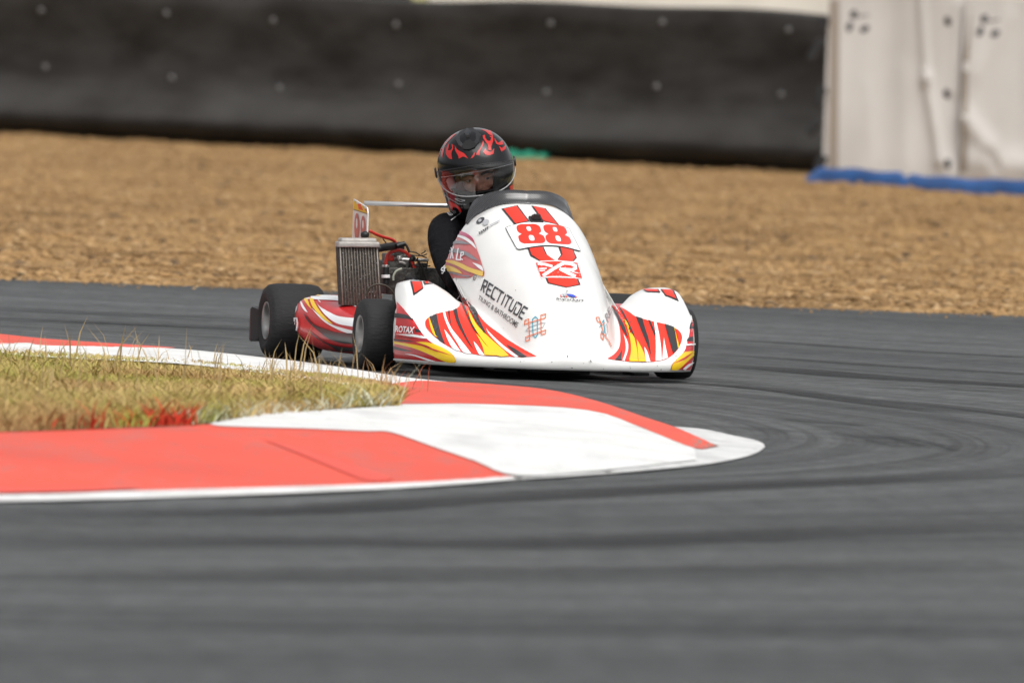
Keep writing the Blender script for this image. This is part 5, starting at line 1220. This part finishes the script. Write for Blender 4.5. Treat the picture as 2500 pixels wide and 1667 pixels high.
for z in zsv:
    for k in range(NA): V.append(hel(2 * math.pi * k / NA - math.pi, z))
for j in range(len(zsv) - 1):
    for k in range(NA):
        a = 2 * math.pi * (k + .5) / NA - math.pi; z = (zsv[j] + zsv[j + 1]) / 2
        if abs(a) < AZ0 and port_bot(a) < z < port_top(a): continue
        A = j * NA + k; Bq = j * NA + (k + 1) % NA; F.append((A, Bq, Bq + NA, A + NA))
F.append(tuple((len(zsv) - 1) * NA + k for k in range(NA)))
bm = bmesh.new(); vs = [bm.verts.new(v) for v in V]
for f in F: bm.faces.new([vs[i] for i in f])
for v in [v for v in bm.verts if not v.link_faces]: bm.verts.remove(v)
helm = in_head(bm, "helmet", helmet_m)
so = helm.modifiers.new("thickness", 'SOLIDIFY'); so.thickness = .014; so.offset = -1; bake(helm)
helmB = BVHTree.FromPolygons([HW @ v for v in V], F)
# lining: red cheek pads seen through the visor
lin_m = mat("helmet_lining_red", (.20, .010, .022), .85); padw = mat("pale_lining_label", (.55, .48, .47), .8); blk_l = mat("black_lining", (.008, .008, .009), .9)
for s in (-1, 1):
    bm = bmesh.new(); r_ = bmesh.ops.create_uvsphere(bm, u_segments=24, v_segments=16, radius=1)['verts']
    bmesh.ops.transform(bm, matrix=Matrix.Translation((.070, s * .083, -.070)) @ Matrix.Diagonal((.055, .033, .055, 1)), verts=r_); in_head(bm, "cheek_pad", lin_m if s < 0 else blk_l, helm)
bm = bmesh.new(); tube(bm, catmull([(.085, -.104, -.012), (.100, -.098, -.035), (.104, -.090, -.058)], 5), [.012, .014, .015, .0155, .016, .016, .016, .016, .015, .014, .012], 12); in_head(bm, "lining_label", padw, helm)
bm = bmesh.new()
tube(bm, [hel(a, port_top(a), -.004) for a in [AZ0 * (-1 + 2 * k / 40) for k in range(41)]], .006, 8); tube(bm, [hel(a, port_bot(a), -.004) for a in [AZ0 * (-1 + 2 * k / 40) for k in range(41)]], .006, 8); in_head(bm, "eyeport_seal", black_plastic, helm)
# visor
vis = bpy.data.materials.new("clear_visor"); vis.use_nodes = True
nn, ll = vis.node_tree.nodes, vis.node_tree.links; pb = nn["Principled BSDF"]; out = nn["Material Output"]
tr_ = nn.new("ShaderNodeBsdfTransparent"); tr_.inputs[0].default_value = (.80, .80, .82, 1); gl_ = nn.new("ShaderNodeBsdfGlossy"); gl_.inputs['Roughness'].default_value = .05
fre = nn.new("ShaderNodeFresnel"); fre.inputs[0].default_value = 1.55; mxs = nn.new("ShaderNodeMixShader")
mfa = nn.new("ShaderNodeMath"); mfa.operation = 'MULTIPLY_ADD'; mfa.inputs[1].default_value = 1.15; mfa.inputs[2].default_value = .025; ll.new(fre.outputs[0], mfa.inputs[0])
ll.new(mfa.outputs[0], mxs.inputs[0]); ll.new(tr_.outputs[0], mxs.inputs[1]); ll.new(gl_.outputs[0], mxs.inputs[2]); ll.new(mxs.outputs[0], out.inputs['Surface'])
AV = R(84)
def vt(a): return .034 - .022 * abs(a / AV) ** 1.8
def vb(a): return -.078 + .062 * abs(a / AV) ** 2.4
bm = bmesh.new(); NVA, NVZ = 64, 16; G = []
for j in range(NVZ + 1):
    G.append([bm.verts.new(hel(a, vb(a) + (vt(a) - vb(a)) * j / NVZ, .0055)) for a in [AV * (-1 + 2 * k / NVA) for k in range(NVA + 1)]])
for j in range(NVZ):
    for k in range(NVA): bm.faces.new((G[j][k], G[j][k + 1], G[j + 1][k + 1], G[j + 1][k]))
visor = in_head(bm, "visor", vis, helm)
edge_m = mat("visor_edge", (.35, .35, .36), .2, coat=.5)
bm = bmesh.new(); aa = [AV * (-1 + 2 * k / 60) for k in range(61)]
tube(bm, [hel(a, vb(a), .0055) for a in aa], .0022, 6); in_head(bm, "visor_rim", edge_m, visor)
bm = bmesh.new(); tube(bm, [hel(a, vt(a), .0055) for a in aa], .0018, 6); in_head(bm, "visor_rim", black_plastic, visor)
# inner sun shade edge: a pale straight line across the visor
bm = bmesh.new(); tube(bm, [hel(a, .010 - .012 * (a / AV) ** 2 - .006 * math.sin(-a), .0035) for a in aa[6:-6]], .0013, 6); in_head(bm, "visor_insert_edge", mat("pale_edge", (.7, .7, .7), .3), visor)
for s in (-1, 1):
    bm = bmesh.new(); pv0 = hel(s * R(92), .005, .004); lathe(bm, [(0, .020), (.004, .020), (.007, .016), (.007, .0004)], 20, 'y')
    if s < 0: bmesh.ops.scale(bm, vec=(1, -1, 1), verts=bm.verts)
    bmesh.ops.translate(bm, vec=pv0, verts=bm.verts); in_head(bm, "visor_pivot", black_plastic, helm)
# flames painted on the crown
c = H1
hred = mat("helmet_red_flame", (.46, .018, .016), .22, spec=.4)
paint("flame_graphic", helm, helmB, KI, [
    ([SP(c, (570, 630), (620, 720), (720, 790), (830, 850), (930, 985), (800, 930), (680, 985), (650, 890), (580, 760)),
      SP(c, (480, 580), (530, 620), (520, 720), (485, 800), (480, 900), (500, 1000), (420, 980), (340, 880), (325, 780), (360, 650), (420, 560), (400, 680), (380, 750), (440, 760), (490, 700)),
      SP(c, (290, 620), (300, 520), (350, 430), (480, 350), (620, 300), (520, 380), (420, 480), (350, 560), (300, 640)),
      SP(c, (230, 960), (190, 870), (220, 740), (290, 640), (270, 760), (250, 850)),
      SP(c, (1330, 350), (1390, 340), (1400, 420), (1460, 500), (1530, 500), (1560, 420), (1500, 370), (1600, 360), (1610, 480), (1580, 590), (1555, 680), (1560, 760), (1480, 755), (1465, 620), (1400, 520), (1340, 430)),
      SP(c, (1260, 190), (1400, 200), (1560, 220), (1600, 360), (1500, 330), (1400, 240)),
      SP(c, (1330, 490), (1360, 560), (1310, 680), (1250, 780), (1240, 890), (1150, 880), (1180, 790), (1260, 690), (1310, 580)),
      SP(c, (990, 980), (1060, 880), (1110, 800), (1100, 900), (1050, 960)), SP(c, (130, 940), (115, 850), (160, 720), (240, 600), (200, 730), (170, 830)), SP(c, (1760, 640), (1850, 700), (1960, 600), (1940, 720), (1830, 790)), SP(c, (1340, 800), (1400, 700), (1450, 780), (1560, 800), (1640, 700), (1620, 850), (1500, 890), (1400, 870)),
      SP(c, (1640, 420), (1740, 560), (1860, 480), (1880, 600), (1760, 610), (1680, 560))], hred)], off=.001)
paint("flame_graphic", helm, helmB, KI, [([SP(H2, (210, 520), (250, 640), (290, 780), (260, 760), (215, 640)), SP(H2, (390, 1010), (520, 1060), (690, 1180), (760, 1310), (700, 1330), (640, 1220), (520, 1170), (500, 1300), (420, 1150)), SP(H2, (2060, 620), (2180, 540), (2190, 700), (2060, 740))], hred)], off=.001)
# crown vent, raised
c = H1
vent_m = mat("vent_black", (.013, .013, .015), .3, coat=.3)
def raised(name, poly, h_, m, par, inset=.8):
    ctr = (sum(p[0] for p in poly) / len(poly), sum(p[1] for p in poly) / len(poly)); lo, hi = [], []
    for p in poly:
        for (lst, f_, o_) in ((lo, 1.0, -.003), (hi, inset, h_)):
            x_, y_ = ctr[0] + (p[0] - ctr[0]) * f_, ctr[1] + (p[1] - ctr[1]) * f_
            loc, nr, fi, ds = helmB.ray_cast(cO, ray(x_, y_))
            if loc is None: loc, nr, fi, ds = helmB.find_nearest(at_y(x_, y_, (HW.translation).y))
            if nr.dot(loc - HW.translation) < 0: nr = -nr
            lst.append(KI @ (loc + nr * o_))
    N_ = len(poly); V = lo + hi + [sum(hi, Vector()) / N_ ]; F = [(i, (i + 1) % N_, N_ + (i + 1) % N_, N_ + i) for i in range(N_)] + [(N_ + i, N_ + (i + 1) % N_, 2 * N_) for i in range(N_)]
    return pyobj(name, V, F, m, par, smooth=False)
v1 = raised("crown_vent", P(c, (560, 450), (690, 240), (880, 150), (1090, 140), (1300, 320), (1250, 560), (1130, 700), (960, 770), (760, 740), (650, 640)), .0055, vent_m, helm, .88)
raised("vent_slider", P(c, (800, 330), (900, 170), (960, 190), (1025, 300), (960, 420), (860, 420)), .0095, vent_m, v1, .72)
raised("vent_opening", P(c, (750, 660), (850, 520), (1000, 490), (1140, 570), (1130, 690), (950, 760), (800, 745)), .0066, blk_l, v1, .92)
# chin vents and piping
c = H2
paint("chin_vent", helm, helmB, KI, [(stroke(P(c, (575, 955), (640, 955), (850, 1000), (730, 1035)), 1.4, True) + stroke(P(c, (1550, 880), (1600, 860), (1740, 760), (1815, 730), (1790, 790), (1690, 830)), 1.4) + [ell(c, 1195, 975, 20, 12)] + stroke(P(c, (300, 850), (450, 960), (680, 1100), (880, 1110)), .9), lightgrey_ink)], off=.0015)
# collar of the suit
bm = bmesh.new(); lathe(bm, [(-.02, .085), (.012, .078), (.03, .072), (.03, .064), (-.02, .07)], 28, 'z', Vector(J['neck'][0])); from_bm("collar", bm, mat("suit_collar", (.009, .009, .011), .85), person)
# gloves: palm, four fingers and a thumb closed on the rim
glove_m = mat("black_glove", (.010, .010, .011), .75, var=.3, vscale=60)
def glove(wrist, elbow, rim_p, s):
    w = Vector(wrist); d = (w - Vector(elbow)).normalized(); rp_ = Vector(rim_p); d2 = (rp_ - w).normalized()
    side = (d2.cross(SWN)).normalized(); nrm = SWN
    Jg = {'w': (tuple(w - d * .03), .034, .030), 'p0': (tuple(w + d2 * .03 + nrm * .012), .036, .020), 'p1': (tuple(w + d2 * .065 + nrm * .015), .038, .017)}; Eg = [('w', 'p0'), ('p0', 'p1')]
    for i in range(4):
        o_ = side * (-.030 + .02 * i); ln_ = (.92, 1.05, 1.0, .8)[i]
        a_ = w + d2 * (.085 * ln_ ** .3) + o_ + nrm * .018; b_ = a_ + d2 * .030 * ln_ - nrm * .012; c_ = b_ - nrm * .026 * ln_ + d2 * .004; e_ = c_ - d2 * .020 * ln_ - nrm * .006
        for nm, p, r_ in (('a', a_, .0105), ('b', b_, .0100), ('c', c_, .0092), ('d', e_, .0080)): Jg[f'{nm}{i}'] = (tuple(p), r_, r_)
        Eg += [('p1', f'a{i}'), (f'a{i}', f'b{i}'), (f'b{i}', f'c{i}'), (f'c{i}', f'd{i}')]
    t0 = w + d2 * .035 - side * s * .034; t1 = t0 + d2 * .03 - side * s * .014 - nrm * .012; t2 = t1 + d2 * .026 + side * s * .006 - nrm * .018
    for nm, p, r_ in (('t0', t0, .014), ('t1', t1, .0115), ('t2', t2, .0095)): Jg[nm] = (tuple(p), r_, r_)
    Eg += [('p0', 't0'), ('t0', 't1'), ('t1', 't2')]
    me = skinned("glove", Jg, Eg, 'w', None, KM); me.name = "glove"; me.materials.clear(); return link("glove", me, glove_m, person)
gR = glove(J['wrR'][0], J['foR'][0], SWC + (su * -.98 + sv * -.2) * .15, -1); glove(J['wrL'][0], J['foL'][0], SWC + (su * .98 + sv * .2) * .15, 1)
# white piping and print on the suit
bodyB = world_bvh([person])
c = H3
paint("suit_print", person, bodyB, KI, [(stroke(P(c, (905, 430), (980, 370), (1080, 300)), 1.8) + stroke(P(c, (770, 185), (830, 200), (950, 275), (920, 300), (860, 290), (790, 215)), 1.4, True) + stroke(P(c, (820, 225), (900, 275)), 1.4), white_ink),
    (text_polys("SP", P(H4, (1760, 1080), (1900, 960), (1925, 1110), (1800, 1240)), .03), white_ink), (stroke(P(C4, (1870, 1110), (1910, 1060), (1935, 1000)), 1.8), white_ink)], off=.002)
